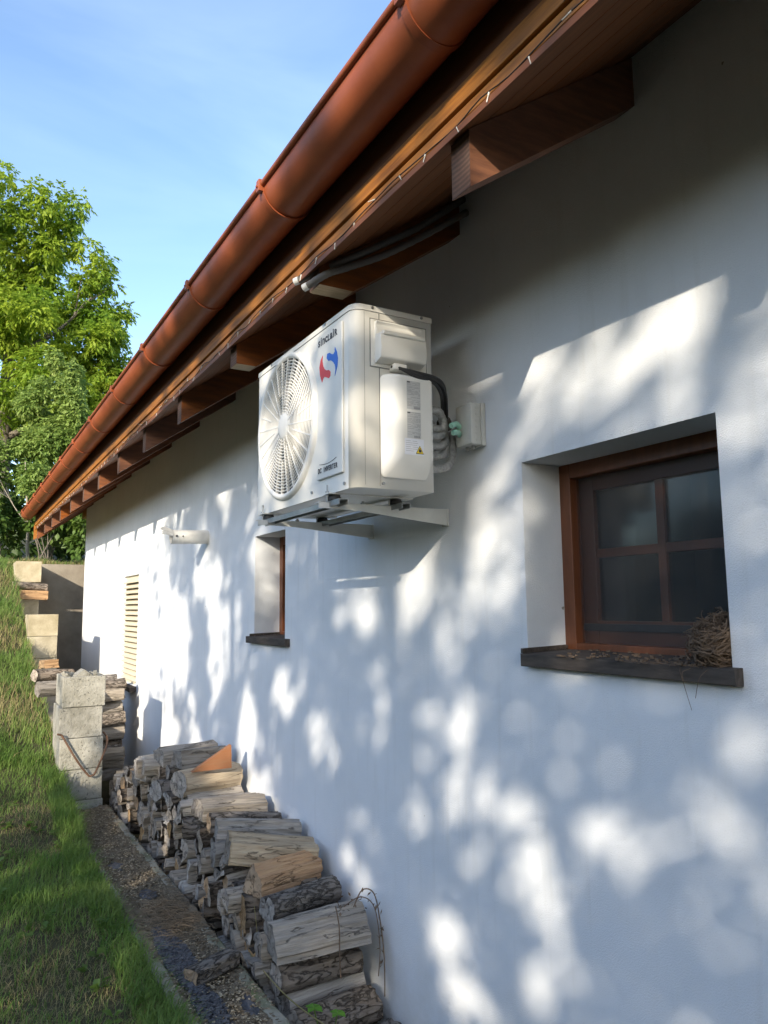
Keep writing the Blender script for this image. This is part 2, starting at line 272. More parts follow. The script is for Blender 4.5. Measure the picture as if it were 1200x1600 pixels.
def npmesh(name, V, Fq, m, nper, parent=None, smooth=False, mi=None):
    """V (n,3), Fq (f,nper) arrays"""
    V = np.asarray(V, np.float32); c = V.mean(0); V = V - c
    me = bpy.data.meshes.new(name); me.vertices.add(len(V)); me.vertices.foreach_set('co', V.ravel())
    me.loops.add(Fq.size); me.loops.foreach_set('vertex_index', Fq.astype(np.int32).ravel())
    me.polygons.add(len(Fq)); me.polygons.foreach_set('loop_start', np.arange(0, Fq.size, nper, dtype=np.int32))
    for x in (m if isinstance(m, (list, tuple)) else [m]): me.materials.append(x)
    if mi is not None: me.polygons.foreach_set('material_index', mi.astype(np.int32))
    if smooth: me.polygons.foreach_set('use_smooth', np.ones(len(Fq), bool))
    me.update(); me.validate()
    o = bpy.data.objects.new(name, me); COL.objects.link(o); o.location = Vector(c.tolist()) - (wloc(parent) if parent else Vector((0, 0, 0)))
    if parent: o.parent = parent
    return o

# ------------------------------------------------------------------ terrain
LY = [-60, 0, 4, 5.5, 6.5, 7.5, 9, 10.3, 11.5, 12.5, 13.5, 16, 25, 60, 200]
LZ = [-1.9, -1.68, -1.62, -1.58, -1.42, -1.12, -.72, -.36, 0.02, .38, .74, .80, 1.3, 5, 24]
def gz(x, y):
    x = np.asarray(x, float); y = np.asarray(y, float)
    L = np.interp(y, LY, LZ)
    L = L + np.clip(-1.15 - x, 0, 6) * .10 * np.clip((y - 2) / 5, 0, 1)
    L = L + .025 * np.sin(3.1 * x + 1.7 * y) * np.sin(2.3 * y - x) + .015 * np.sin(9 * x) * np.cos(7.3 * y)
    low = -1.97
    t = np.clip((x + .93) / .06, 0, 1)
    tf = np.where(y > 13.45, 0, 1)
    return L * (1 - t * tf) + low * t * tf
def ground():
    xs = np.unique(np.concatenate([np.linspace(-150, -8, 18), np.linspace(-8, -2.4, 20), np.linspace(-2.4, -.94, 50), [-.925, -.90, -.87, -.6, -.3, 0], np.linspace(.5, 12, 10), np.linspace(14, 150, 14)]))
    ys = np.unique(np.concatenate([np.linspace(-150, -2, 16), np.linspace(-2, 2, 12), np.linspace(2, 16, 220), [13.44, 13.46], np.linspace(16.5, 40, 30), np.linspace(45, 200, 14)]))
    X, Y = np.meshgrid(xs, ys); Z = gz(X, Y); V = np.stack([X.ravel(), Y.ravel(), Z.ravel()], 1)
    n = len(xs); i = np.arange(len(ys) - 1)[:, None] * n + np.arange(n - 1)[None]
    Fq = np.stack([i, i + 1, i + n + 1, i + n], -1).reshape(-1, 4)
    o = npmesh('ground', V, Fq, MT['soil'], 4, smooth=True); tag(o, kind='structure')
ground()

# ------------------------------------------------------------------ house
house = thing('house', 'long white stucco house with a brown gutter and wooden eaves', 'house', (3, 5, -1.97))
YN, YF, ZT = -4.0, 12.5, 1.75
HOLES = [(1.294, 2.108, -.175, .520), (4.365, 4.905, -.195, .486), (8.56, 9.40, -.83, .385)]
def front_wall():
    m = MB(); ys = sorted({YN, YF} | {h[0] for h in HOLES} | {h[1] for h in HOLES}); zs = sorted({-1.99, ZT} | {h[2] for h in HOLES} | {h[3] for h in HOLES})
    for a, b in zip(ys, ys[1:]):
        for c, d in zip(zs, zs[1:]):
            if any(h[0] <= a and b <= h[1] and h[2] <= c and d <= h[3] for h in HOLES): continue
            m.add([(0, a, c), (0, b, c), (0, b, d), (0, a, d)], [(0, 3, 2, 1)])
    for k, (a, b, c, d) in enumerate(HOLES):
        dp = .26
        for q in (((a, c), (b, c)), ((b, c), (b, d)), ((b, d), (a, d)), ((a, d), (a, c))):
            (y0, z0), (y1, z1) = q; m.add([(0, y0, z0), (0, y1, z1), (dp, y1, z1), (dp, y0, z0)], [(0, 1, 2, 3)])
    m.add([(0, YF, -1.99), (7, YF, -1.99), (7, YF, 4.2), (3.5, YF, 4.2), (0, YF, ZT)], [(0, 1, 2, 3, 4)])
    m.add([(0, YN, -1.99), (7, YN, -1.99), (7, YN, ZT), (3.5, YN, 4.2), (0, YN, ZT)], [(4, 3, 2, 1, 0)])
    m.add([(7, YN, -1.99), (7, YF, -1.99), (7, YF, ZT), (7, YN, ZT)], [(0, 1, 2, 3)])
    o = m.build('wall', MT['stucco'], house)
    return o
front_wall()
# inside faces of the front wall so the rooms are closed and dark
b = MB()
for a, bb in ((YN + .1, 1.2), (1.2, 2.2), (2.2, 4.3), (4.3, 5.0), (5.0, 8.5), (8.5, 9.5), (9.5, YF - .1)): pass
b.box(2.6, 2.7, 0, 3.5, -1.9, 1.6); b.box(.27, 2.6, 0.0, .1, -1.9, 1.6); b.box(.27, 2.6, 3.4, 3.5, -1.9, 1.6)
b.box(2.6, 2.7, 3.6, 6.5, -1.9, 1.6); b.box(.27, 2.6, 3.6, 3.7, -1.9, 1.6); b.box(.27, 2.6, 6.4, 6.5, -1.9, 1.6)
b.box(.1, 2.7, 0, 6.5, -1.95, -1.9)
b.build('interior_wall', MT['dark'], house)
# roof: boarding, tiles, rafters, fascia
T = math.tan(math.radians(35)); CR = math.cos(math.radians(35))
RY = [0.60 + .95 * i - (.0 if i < 2 else 0) for i in range(-4, 14)]
RY = [-3.2, -2.25, -1.3, -.35, .58, 1.55, 2.50, 3.45, 4.45, 5.40, 6.35, 7.30, 8.22, 9.17, 10.1, 11.0, 11.9, 12.93]
XT = -.655; ZB = 1.565            # tail of the rafters; underside height at the wall
def zu(x): return ZB + T * x      # rafter underside
PH = .165                         # plumb height
for i, y in enumerate(RY):
    if i in (6, 7):
        zc = 1.205 if i == 6 else 1.175
        xc = (zc - ZB) / T
        pts = [(XT, zc), (xc, zc), (.3, zu(.3)), (.3, zu(.3) + PH), (XT, zu(XT) + PH + .0)]
        o = MB().prism(pts, y - .045, y + .045, 'y')
        mi = o.mi; mi[0] = 1; mi[4] = 2
        ob = o.build('rafter', [MT['raft'], MT['raw'], MT['endgrain']], house, .003)
        ob['label'] = 'rafter with a bare flat saw cut at its tail above the white unit'
    else:
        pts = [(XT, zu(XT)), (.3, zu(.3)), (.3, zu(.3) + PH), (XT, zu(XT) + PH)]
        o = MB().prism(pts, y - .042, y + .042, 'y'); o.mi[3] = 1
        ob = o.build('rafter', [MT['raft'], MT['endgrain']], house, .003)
# roof boarding in planks over the rafters
nb = 9; x0, x1 = -.69, .25
YG = 13.02
k = MB()
for j in range(nb):
    a = x0 + (x1 - x0) * j / nb; c = x0 + (x1 - x0) * (j + 1) / nb - .004
    za = zu(a) + PH + .003; zc_ = zu(c) + PH + .003
    k.prism([(a, za), (c, zc_), (c, zc_ + .022), (a, za + .022)], -4.3, YG - .03)
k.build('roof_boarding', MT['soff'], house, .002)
m = MB()
a, c = -.76, 3.5
za, zc_ = zu(a) + PH + .36, zu(c) + PH + .36
m.prism([(a, za - .03), (a + .05, za - .03 + .0), (c, zc_ - .045), (7.76, za - .045), (7.76, za), (c, zc_), (a, za)], -4.4, YG + .02)
m.build('roof', MT['tile'], house)
# fascia: lower narrow board and upper wide board with an open gap line between
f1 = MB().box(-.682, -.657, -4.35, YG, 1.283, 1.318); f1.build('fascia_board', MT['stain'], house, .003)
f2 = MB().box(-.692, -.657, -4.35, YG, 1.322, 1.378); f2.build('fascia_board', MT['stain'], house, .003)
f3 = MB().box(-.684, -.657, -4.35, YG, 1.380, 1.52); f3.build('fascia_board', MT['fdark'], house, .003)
# gable end: wall plate end, verge board
box('wall_plate', MT['stain'], house, .0, .14, 12.505, 12.98, zu(0) - .10, zu(0) + .02)
v = MB().prism([(-.70, zu(-.70) + .03), (.6, zu(.6) - .0), (3.5, zu(3.5)), (3.5, zu(3.5) + .26), (-.70, zu(-.70) + .26)], YG + .003, YG + .028)
v.build('verge_board', MT['stain'], house, .003)

# gutter
GX, GZ, GR = -.79, 1.525, .0965
g = MB(); n = 28; GY0, GY1 = -4.4, 13.14
prof = [(GX + GR * math.cos(t), GZ + GR * math.sin(t)) for t in (PI + PI * i / n for i in range(n + 1))]
inner = [(GX + (GR - .003) * math.cos(t), GZ + (GR - .003) * math.sin(t)) for t in (2 * PI - PI * i / n for i in range(n + 1))]
segs = np.linspace(GY0, GY1, 40)
def strip(prof, flip, mi):
    vs = []; fs = []; q = len(prof)
    for i, y in enumerate(segs):
        dz = .0025 * math.sin(i * 1.3)
        vs += [(p[0], y, p[1] + dz) for p in prof]
        if i: fs += [((i - 1) * q + j, (i - 1) * q + j + 1, i * q + j + 1, i * q + j) if flip else ((i - 1) * q + j, i * q + j, i * q + j + 1, (i - 1) * q + j + 1) for j in range(q - 1)]
    g.add(vs, fs, mi, True)
strip(prof, True, 0); strip(inner, True, 1)
gut = g.build('gutter', [MT['gutter'], MT['gutterin']], house)
gut['label'] = 'half round brown metal gutter along the whole eave'
MB().tube([(GX - GR - .004, y, GZ + .006) for y in segs], .0115, 10).build('rolled_bead', MT['gutter'], gut)
e = MB().prism(prof, GY1, GY1 + .004); e.build('end_cap', MT['gutter'], gut)
fl = MB().box(GX + GR - .002, GX + GR + .0005, GY0, GY1, GZ - .0, GZ + .035); fl.build('rear_flashing', MT['pvc'], gut)
for y in [-2.3, -1.35, -.4, .52, 1.46, 2.45, 3.42, 4.40, 5.36, 6.32, 7.25, 8.15, 9.1, 10.0, 10.95, 11.9, 12.8]:
    q = MB(); R1 = GR + .001; R2 = GR + .0055; wd = .014
    A = [PI + PI * i / 24 * .97 for i in range(25)]
    def pf(R, t): return (GX + R * math.cos(t), GZ + R * math.sin(t))
    out = [pf(R2, t) for t in A] + [pf(R1, t) for t in A[::-1]]
    q.prism(out, y - wd, y + wd, 'y')
    q.box(GX - GR - .020, GX - GR - .002, y - wd, y + wd, GZ - .022, GZ + .022)
    q.cyl((GX - GR - .026, y, GZ - .004), (GX - GR - .019, y, GZ - .004), .005, 8)
    q.build('gutter_bracket', MT['gutter'], gut, .0015)

# windows
def window(y0, y1, z0, z1, big=True):
    wd = MB().box(0, .001, y0, y0 + .001, z0, z0 + .001)
    xf = .18
    # frame = outer frame mesh, parent of everything else
    fw = .055
    m = MB()
    m.box(xf, xf + .05, y1 - fw, y1, z0, z1); m.box(xf, xf + .05, y0, y0 + fw, z0, z1)
    m.box(xf + .001, xf + .05, y0 + fw, y1 - fw, z1 - fw, z1); m.box(xf + .001, xf + .05, y0 + fw, y1 - fw, z0, z0 + .035)
    win = m.build('window', MT['winwood_v'], house, .003)
    win['label'] = 'small square window with a brown wooden frame and cross bars' if big else 'narrow brown wooden window in its deep white reveal'
    # inner sash with cross bars
    xs = xf + .055; s = MB(); sw = .085
    a, b, c, d = y0 + .03, y1 - .03, z0 + .03, z1 - .03
    s.box(xs, xs + .04, a, a + sw, c, d); s.box(xs, xs + .04, b - sw, b, c, d)
    s.box(xs + .001, xs + .04, a + sw, b - sw, d - sw * .9, d); s.box(xs + .001, xs + .04, a + sw, b - sw, c, c + sw)
    s.build('sash', MT['winwood'], win, .003)
    ym, zm = (a + b) / 2, (c + d) / 2 + .01
    g = MB().box(xs + .006, xs + .034, ym - .016, ym + .016, c + sw, d - sw * .9).box(xs + .008, xs + .032, a + sw, ym - .016, zm - .016, zm + .016).box(xs + .008, xs + .032, ym + .016, b - sw, zm - .016, zm + .016)
    g.build('glazing_bar', MT['winwood'], win, .002)
    for (p, q) in ((a + sw, ym - .016), (ym + .016, b - sw)):
        for (u, v) in ((c + sw, zm - .016), (zm + .016, d - sw * .9)):
            MB().box(xs + .018, xs + .022, p, q, u, v).build('glass_pane', MT['glass'], win)
    if big:
        s = MB().box(xs - .012, xs - .004, a + .01, b - .01, c + .05, c + .075); s.build('weather_bar', MT['black'], win, .002)
        MB().add([(xf + .035, y0 + fw, z0 + .035), (xf + .035, y1 - fw, z0 + .035), (xf + .035, y1 - fw, z1 - fw), (xf + .035, y0 + fw, z1 - fw)], [(0, 1, 2, 3)]).build('fly_screen', MT['screen'], win)
    sl = MB(); 
    sl.prism([(-.035, z0 - .040), (-.001, z0 - .042), (.0, z0 - .030), (xf, z0 - .028), (xf, z0 + .013), (-.035, z0 + .004)], y0 - (.03 if big else .08), y1 + (.0 if big else .07))
    sl.prism([(-.034, z0 + .005), (xf, z0 + .015), (xf, z0 + .028), (-.034, z0 + .022)], y1 - .012, y1 - .001)
    sl.build('sill', MT['sill'], win, .004)
window(*HOLES[0]); window(*HOLES[1], big=False)
# louvred shutter window
y0, y1, z0, z1 = HOLES[2]
m = MB(); m.box(.03, .07, y1 - .05, y1, z0, z1).box(.03, .07, y0, y0 + .05, z0, z1).box(.031, .07, y0 + .05, y1 - .05, z1 - .05, z1).box(.031, .07, y0 + .05, y1 - .05, z0, z0 + .04)
sh = m.build('shutter', MT['shut'], house, .003); sh['label'] = 'closed beige shutter with horizontal louvres'
for i in range(19):
    z = z0 + .045 + (z1 - z0 - .10) * i / 18.5
    MB().prism([(-.012, z), (.002, z - .003), (.060, z + .048), (.046, z + .052)], y0 + .03, y1 - .03).build('louvre', MT['shut'], sh, .002)
MB().prism([(-.07, z0 - .06), (.03, z0 - .05), (.03, z0 - .002), (-.07, z0 - .012)], y0 - .03, y1 + .03).build('shutter_sill', MT['sill'], sh, .003)

# ------------------------------------------------------------------ AC unit
AX0, AX1, AY0, AY1, AZ0, AZ1 = -.55, -.205, 2.385, 3.372, .432, 1.135
FC = (3.018, .790); FR = .305
ac = thing('air_conditioner', 'white outdoor air conditioner unit with a big round fan grille on the house wall', 'air conditioner', (-.38, 2.88, AZ0))
import bmesh
def shell():
    """case with rounded near front corner; the front has a round fan opening"""
    m = MB(); rc = .045
    cor = [(AX0 + rc - rc * math.cos(t), AY0 + rc - rc * math.sin(t)) for t in (PI / 2 * i / 8 for i in range(9))]
    z0, z1 = AZ0, AZ1 - .028
    # side walls
    vs = []; 
    path = cor + [(AX1, AY0), (AX1, AY1), (AX0, AY1)]
    for (a, b) in zip(path, path[1:]):
        m.add([(a[0], a[1], z0), (b[0], b[1], z0), (b[0], b[1], z1), (a[0], a[1], z1)], [(0, 1, 2, 3)], 0, True)
    m.add([(p[0], p[1], z0) for p in path], [tuple(range(len(path)))[::-1]], 0)
    # front panel with a round hole
    n = 72; circ = [(FC[0] + FR * math.cos(2 * PI * i / n), FC[1] + FR * math.sin(2 * PI * i / n)) for i in range(n)]
    yA, yB = AY0 + rc, AY1
    def edge(p):
        dy_, dz_ = p[0] - FC[0], p[1] - FC[1]; t = 1e9
        if dy_ > 1e-9: t = min(t, (yB - FC[0]) / dy_)
        if dy_ < -1e-9: t = min(t, (yA - FC[0]) / dy_)
        if dz_ > 1e-9: t = min(t, (z1 - FC[1]) / dz_)
        if dz_ < -1e-9: t = min(t, (z0 - FC[1]) / dz_)
        return (FC[0] + dy_ * t, FC[1] + dz_ * t)
    outer = [edge(p) for p in circ]
    for i in range(n):
        j = (i + 1) % n
        m.add([(AX0, *circ[i]), (AX0, *circ[j]), (AX0, *outer[j]), (AX0, *outer[i])], [(0, 1, 2, 3)], 0)
    # corner fillers
    for cy, cz in ((yA, z0), (yA, z1), (yB, z0), (yB, z1)):
        best = sorted(range(n), key=lambda i: (outer[i][0] - cy) ** 2 + (outer[i][1] - cz) ** 2)
        a = min((i for i in range(n) if abs(outer[i][0] - cy) < 1e-6), key=lambda i: abs(outer[i][1] - cz)); b_ = min((i for i in range(n) if abs(outer[i][1] - cz) < 1e-6), key=lambda i: abs(outer[i][0] - cy))
        m.add([(AX0, *outer[a]), (AX0, cy, cz), (AX0, *outer[b_])], [(0, 1, 2)], 0)
    # shroud cylinder and back
    for i in range(n):
        j = (i + 1) % n
        m.add([(AX0, *circ[i]), (AX0, *circ[j]), (AX0 + .15, *circ[j]), (AX0 + .15, *circ[i])], [(0, 1, 2, 3)], 1, True)
    m.add([(AX0 + .15, *c) for c in circ], [tuple(range(n))], 2)
    return m.build('casing', [MT['ac'], MT['acin'], MT['fins']], ac, fix=True)
shell()
# lid
rc = .05
def outline(gx, r):
    a0, a1, b0, b1 = AX0 - gx, AX1 + gx, AY0 - gx, AY1 + gx
    return [(a0 + r - r * math.cos(t), b0 + r - r * math.sin(t)) for t in (PI / 2 * i / 8 for i in range(9))] + [(a1, b0), (a1, b1), (a0, b1)]
lid = MB(); o1, o2 = outline(.003, .048), outline(-.006, .040); n = len(o1)
zz = (AZ1 - .027, AZ1 - .006, AZ1)
vs = [(p[0], p[1], zz[0]) for p in o1] + [(p[0], p[1], zz[1]) for p in o1] + [(p[0], p[1], zz[2]) for p in o2]
fs = [(i, (i + 1) % n, n + (i + 1) % n, n + i) for i in range(n)] + [(n + i, n + (i + 1) % n, 2 * n + (i + 1) % n, 2 * n + i) for i in range(n)] + [tuple(range(2 * n, 3 * n))]
lid.add(vs, fs, 0, False); lid.build('top_lid', MT['ac'], ac)
for (x, y, z, ax) in ((AX0 - .0, 2.62, 1.122, 'x'), (AX0, 3.2, 1.122, 'x'), (-.47, AY0, 1.122, 'y'), (-.25, AY0, 1.122, 'y'), (AX0, 3.30, .47, 'x'), (AX0, 2.75, .46, 'x'), (AX0, 2.46, .455, 'x'), (-.43, AY0, .452, 'y')):
    s = MB(); d = (-.006, 0, 0) if ax == 'x' else (0, -.006, 0); s.cyl((x, y, z), (x + d[0], y + d[1], z), .006, 10); s.build('screw', MT['galv'], ac)
# fan behind the grille
fan = MB()
for k in range(3):
    a0 = 2 * PI * k / 3 + .5; vs = []
    for i in range(7):
        r = .05 + .225 * i / 6
        for j in range(7):
            t = a0 + (j / 6) * (1.55 - .25 * i / 6); vs.append((AX0 + .105 - .045 * (j / 6) , FC[0] + r * math.cos(t), FC[1] + r * math.sin(t)))
    fan.add(vs, [(i * 7 + j, i * 7 + j + 1, i * 7 + j + 8, i * 7 + j + 7) for i in range(6) for j in range(6)], 0, True)
fan.cyl((AX0 + .045, *FC), (AX0 + .14, *FC), .055, 24); fan.build('fan_blades', MT['fan'], ac)
# grille
gr = MB()
def gx(r): return AX0 - .010 - .007 * (1 - (r / FR) ** 2)
nr = 18
for i in range(nr):
    r = .068 + (FR - .072) * i / (nr - 1)
    gr.tube([(gx(r), FC[0] + r * math.cos(2 * PI * j / 80), FC[1] + r * math.sin(2 * PI * j / 80)) for j in range(80)], .0029, 4, closed=True)
for k in range(28):
    t = 2 * PI * (k + .5) / 28; r0 = .05 if k % 2 == 0 else (.155 if k % 4 == 1 else .10)
    P = [r0 + (FR - .002 - r0) * i / 4 for i in range(5)]
    c, s_ = math.cos(t), math.sin(t); hw = .0025
    vs = []
    for r in P:
        for sg, dx in ((-1, -.003), (1, -.003), (1, .010), (-1, .010)):
            vs.append((gx(r) + dx, FC[0] + r * c - sg * hw * s_, FC[1] + r * s_ + sg * hw * c))
    gr.add(vs, [(4 * i + j, 4 * i + (j + 1) % 4, 4 * i + 4 + (j + 1) % 4, 4 * i + 4 + j) for i in range(4) for j in range(4)] + [(3, 2, 1, 0)])
gr.build('fan_grille', MT['acp'], ac)
h = MB(); P = [(.0, -.010), (.03, -.009), (.05, -.005), (.062, .001), (.064, .012)]; vs = []
for r, dx in P: vs += [(gx(0) + dx, FC[0] + r * math.cos(2 * PI * j / 40), FC[1] + r * math.sin(2 * PI * j / 40)) for j in range(40)]
h.add(vs, [(i * 40 + j, i * 40 + (j + 1) % 40, (i + 1) * 40 + (j + 1) % 40, (i + 1) * 40 + j) for i in range(4) for j in range(40)], 0, True); h.build('grille_hub', MT['acp'], ac)
h = MB(); vs = []
for r, dx in ((FR - .004, -.012), (FR + .001, -.018), (FR + .012, -.018), (FR + .020, -.009), (FR + .023, .001)): vs += [(AX0 + dx, FC[0] + r * math.cos(2 * PI * j / 80), FC[1] + r * math.sin(2 * PI * j / 80)) for j in range(80)]
h.add(vs, [(i * 80 + j, i * 80 + (j + 1) % 80, (i + 1) * 80 + (j + 1) % 80, (i + 1) * 80 + j) for i in range(4) for j in range(80)], 0, True); h.build('grille_ring', MT['acp'], ac)
# raised strip of the front panel near the corner, seams
box('front_step_panel', MT['ac'], ac, AX0 - .010, AX0 - .0005, 2.462, 2.685, .497, 1.085, .006)
MB().box(AX0 - .0005 + .108, AX0 + .111, AY0 - .0015, AY0 - .0005, AZ0 + .01, AZ1 - .03).build('seam', MT['seam'], ac)
MB().box(AX0 + .045, AX0 + .046, AY0 - .0012, AY0 - .0004, AZ0 + .01, AZ1 - .03).build('seam', MT['seam'], ac)
# side handle cover: recess frame and hood
YS = AY0; MB().box(-.482, -.228, YS - .0022, YS - .0004, .891, 1.082).build('seam', MT['seam'], ac, .008, 3); fr = MB()
fr.box(-.478, -.232, YS - .004, YS - .0005, .895, 1.078); fr.build('handle_recess', MT['acp'], ac, .008, 3)
hd = MB(); hd.prism([(YS - .004, .905), (YS - .050, .918), (YS - .056, .955), (YS - .050, 1.012), (YS - .018, 1.016), (YS - .018, 1.058), (YS - .030, 1.066), (YS - .004, 1.070)], -.462, -.262, 'x')
hd.build('handle_cover', MT['acp'], ac, .010, 3)
lp = MB().box(-.455, -.268, YS - .060, YS - .014, 1.005, 1.022); lp.build('handle_grip', MT['acp'], ac, .006, 3)
bo = MB().box(-.400, -.345, YS - .045, YS - .004, .882, .906); bo.build('cable_boss', MT['acp'], ac, .004)
# bulging valve cover lower right
bv = MB()
L0 = [(-.452, .462), (-.228, .462), (-.228, .872), (-.452, .872)]; L1 = [(-.395, .548), (-.238, .548), (-.238, .862), (-.395, .862)]
vs = [(p[0], YS - .002, p[1]) for p in L0] + [(p[0], YS - .062, p[1]) for p in L1]
bv.add(vs, [(4, 5, 6, 7), (0, 1, 5, 4), (1, 2, 6, 5), (2, 3, 7, 6), (3, 0, 4, 7), (3, 2, 1, 0)]); bv.build('valve_cover', MT['acp'], ac, .020, 5, fix=True)
# labels on the valve cover
def plate(name, m, x0, x1, z0, z1, y=YS - .0632, par=ac):
    return MB().box(x0, x1, y - .0006, y, z0, z1).build(name, m, par)
YL = YS - .0632
for (zt, zb) in ((.838, .730), (.720, .620)):
    lb = plate('rating_label', MT['labelg'], -.360, -.300, zb, zt)
    l = MB(); rr = random.Random(int(zt * 1000)); z = zt - .003
    while z > zb + .012:
        hgt = rr.choice((.0009, .0011, .0014)); x = -.3585
        while x < -.302:
            q = min(x + rr.uniform(.008, .030), -.3015)
            if rr.random() < .8: l.box(x, q, YL - .0012, YL - .0007, z - hgt, z)
            x = q + rr.uniform(.0015, .006)
        z -= hgt + rr.choice((.0024, .0030, .0052))
    for i in range(14): l.box(-.330 + i * .0019, -.330 + i * .0019 + rr.uniform(.0005, .0014), YL - .0012, YL - .0007, zb + .002, zb + .010)
    l.build('fine_print', MT['textg'], lb)
    t = MB().box(-.3585, -.346, YL - .0012, YL - .0007, zt - .0065, zt - .002).build('print_block', MT['text'], lb)
st = plate('warning_sticker', MT['labelw'], -.372, -.288, .556, .618)
l = MB()
for i in range(6): l.box(-.368, -.345 + .006 * (i % 3) , YL - .0012, YL - .0007, .608 - i * .0075, .609 - i * .0075)
for i in range(5): l.box(-.338, -.318 + .004 * (i % 2), YL - .0012, YL - .0007, .608 - i * .0075, .609 - i * .0075)
l.build('fine_print', MT['textg'], st)
def tri(c, z, s, y, m, name, par):
    return MB().prism([(c - s, z), (c + s, z), (c, z + 1.75 * s)], y - .0006, y, 'y').build(name, m, par)
tri(-.3065, .562, .0180, YL - .0008, MT['text'], 'warning_border', st); tri(-.3065, .5640, .0152, YL - .0016, MT['yellow'], 'warning_triangle', st)
MB().prism([(-.3115, .568), (-.3015, .568), (-.300, .574), (-.303, .579), (-.3045, .576), (-.306, .585), (-.310, .579), (-.3125, .574)], YL - .003, YL - .0024, 'y').build('flame_symbol', MT['text'], st)
# lettering
def text(s, size, M, m, name, par, bold=0., shear=0., sx=1.):
    cu = bpy.data.curves.new('txt', 'FONT'); cu.body = s; cu.size = size; cu.extrude = .0004; cu.offset = bold; cu.shear = shear; cu.align_x = 'CENTER'; cu.resolution_u = 3
    t = bpy.data.objects.new('txt', cu); COL.objects.link(t); bpy.context.view_layer.update()
    me = bpy.data.meshes.new_from_object(t.evaluated_get(bpy.context.evaluated_depsgraph_get())); bpy.data.objects.remove(t)
    me.materials.clear(); me.materials.append(m)
    me.transform(Matrix.Diagonal((sx, 1, 1, 1))); me.transform(M)
    L = wloc(par); c = sum((v.co for v in me.vertices), Vector()) / len(me.vertices)
    me.transform(Matrix.Translation(-c)); o = bpy.data.objects.new(name, me); COL.objects.link(o); o.parent = par; o.location = c - L
    return o
def MF(y, z, x=AX0 - .0108): return Matrix(((0, 0, -1, x), (-1, 0, 0, y), (0, 1, 0, z), (0, 0, 0, 1)))
for i, (chh, sz, dz, w_) in enumerate((('s', .050, 0, 1), ('i', .050, 0, 1), ('n', .050, 0, 1), ('c', .050, 0, 1), ('L', .036, 0, 1), ('a', .050, 0, 1), ('i', .050, 0, 1), ('R', .037, 0, 1))):
    yy = 2.668 - [.006, .026, .048, .072, .094, .117, .136, .157][i]
    text(chh, sz, MF(yy, 1.040), MT['text'], 'letter', ac, .0013)
for i, chh in enumerate('DC INVERTER'):
    if chh == ' ': continue
    text(chh, .028, MF(2.664 - .0157 * i, .522, AX0 - .0114), MT['text'], 'letter', ac, .0006, .0, .80)
RED = [(2.628, 0.994), (2.648, 0.979), (2.659, 0.953), (2.652, 0.917), (2.635, 0.885), (2.626, 0.898), (2.613, 0.903), (2.59, 0.894), (2.572, 0.886), (2.561, 0.892), (2.558, 0.908), (2.572, 0.919), (2.595, 0.924), (2.613, 0.935), (2.626, 0.951), (2.632, 0.972)]
BLU = [(2.518, 0.996), (2.501, 0.971), (2.493, 0.943), (2.498, 0.914), (2.519, 0.881), (2.514, 0.904), (2.518, 0.923), (2.532, 0.939), (2.555, 0.954), (2.578, 0.958), (2.592, 0.973), (2.586, 0.989), (2.566, 0.987), (2.552, 0.978), (2.532, 0.971), (2.519, 0.977), (2.521, 0.987)]
for pts, mm, nm in ((RED, 'red', 'red_emblem'), (BLU, 'blue', 'blue_emblem')):
    MB().prism(pts, AX0 - .0115, AX0 - .0100, 'x').build(nm, MT[mm], ac)
MB().tube([(AX0 - .0108, 2.660 - .15 * t, .557 - .010 * math.sin(PI * (t * .9)) + .008 * t) for t in (i / 12 for i in range(13))], .0011, 5).build('swoosh', MT['text'], ac)

# bracket under the unit
br = thing('wall_bracket', 'grey steel bracket frame carrying the white air conditioner', 'bracket', (0, 2.93, .37))
for y in (2.60, 3.25):
    a = MB(); a.prism([(-.60, .395), (-.60, .376), (-.42, .372), (-.01, .333), (-.01, .397)], y - .018, y - .014); a.prism([(-.60, .3955), (-.01, .3975), (-.01, .4005), (-.60, .3985)], y - .018, y + .018)
    a.build('arm', MT['wsteel'], br)
    MB().box(-.010, -.001, y - .022, y + .022, .331, .402).build('wall_plate', MT['wsteel'], br, .002)
    for x in (-.40, -.25):
        MB().cyl((x, y, .372), (x, y, .414), .005, 8).cyl((x, y, .401), (x, y, .407), .010, 6).build('bolt', MT['galv'], br)
for x in (-.535, -.26):
    c = MB(); c.box(x - .02, x + .02, 2.50, 3.36, .4012, .4042); c.box(x - .020, x - .017, 2.50, 3.36, .383, .4010); c.box(x + .017, x + .020, 2.50, 3.36, .383, .4010)
    c.build('cross_rail', MT['galv'], br)
    for y in (2.58, 3.27):
        MB().tube([(x, y, .4045), (x, y, .410), (x, y, .424), (x, y, .431)], [.028, .030, .022, .026], 16).build('rubber_foot', MT['black'], br)
        MB().cyl((x - .03, y, .40), (x - .03, y, .465), .0035, 8).cyl((x - .03, y, .433), (x - .03, y, .440), .008, 6).build('stud', MT['galv'], br)
ft = MB(); ft.box(-.575, -.20, 2.545, 2.60, .427, .4315).box(-.575, -.20, 3.235, 3.29, .427, .4315); ft.build('foot_bar', MT['ac'], br)

# junction box
jb = thing('junction_box', 'small grey plastic junction box on the wall right of the air conditioner', 'junction box', (0, 2.43, .735))
box('cover', MT['jb'], jb, -.070, -.022, 2.315, 2.42, .625, .792, .006)
box('base', MT['jb'], jb, -.0215, -.001, 2.312, 2.423, .622, .795, .004)
for i in range(6):
    z = .646 + i * .0255; MB().cyl((-.042, 2.316, z), (-.042, 2.3125, z), .0085, 12).build('knockout', MT['jb'], jb)
for y in (2.345, 2.385): MB().cyl((-.04, y, .610), (-.04, y, .627), .008, 10).build('cable_gland', MT['seam'], jb)

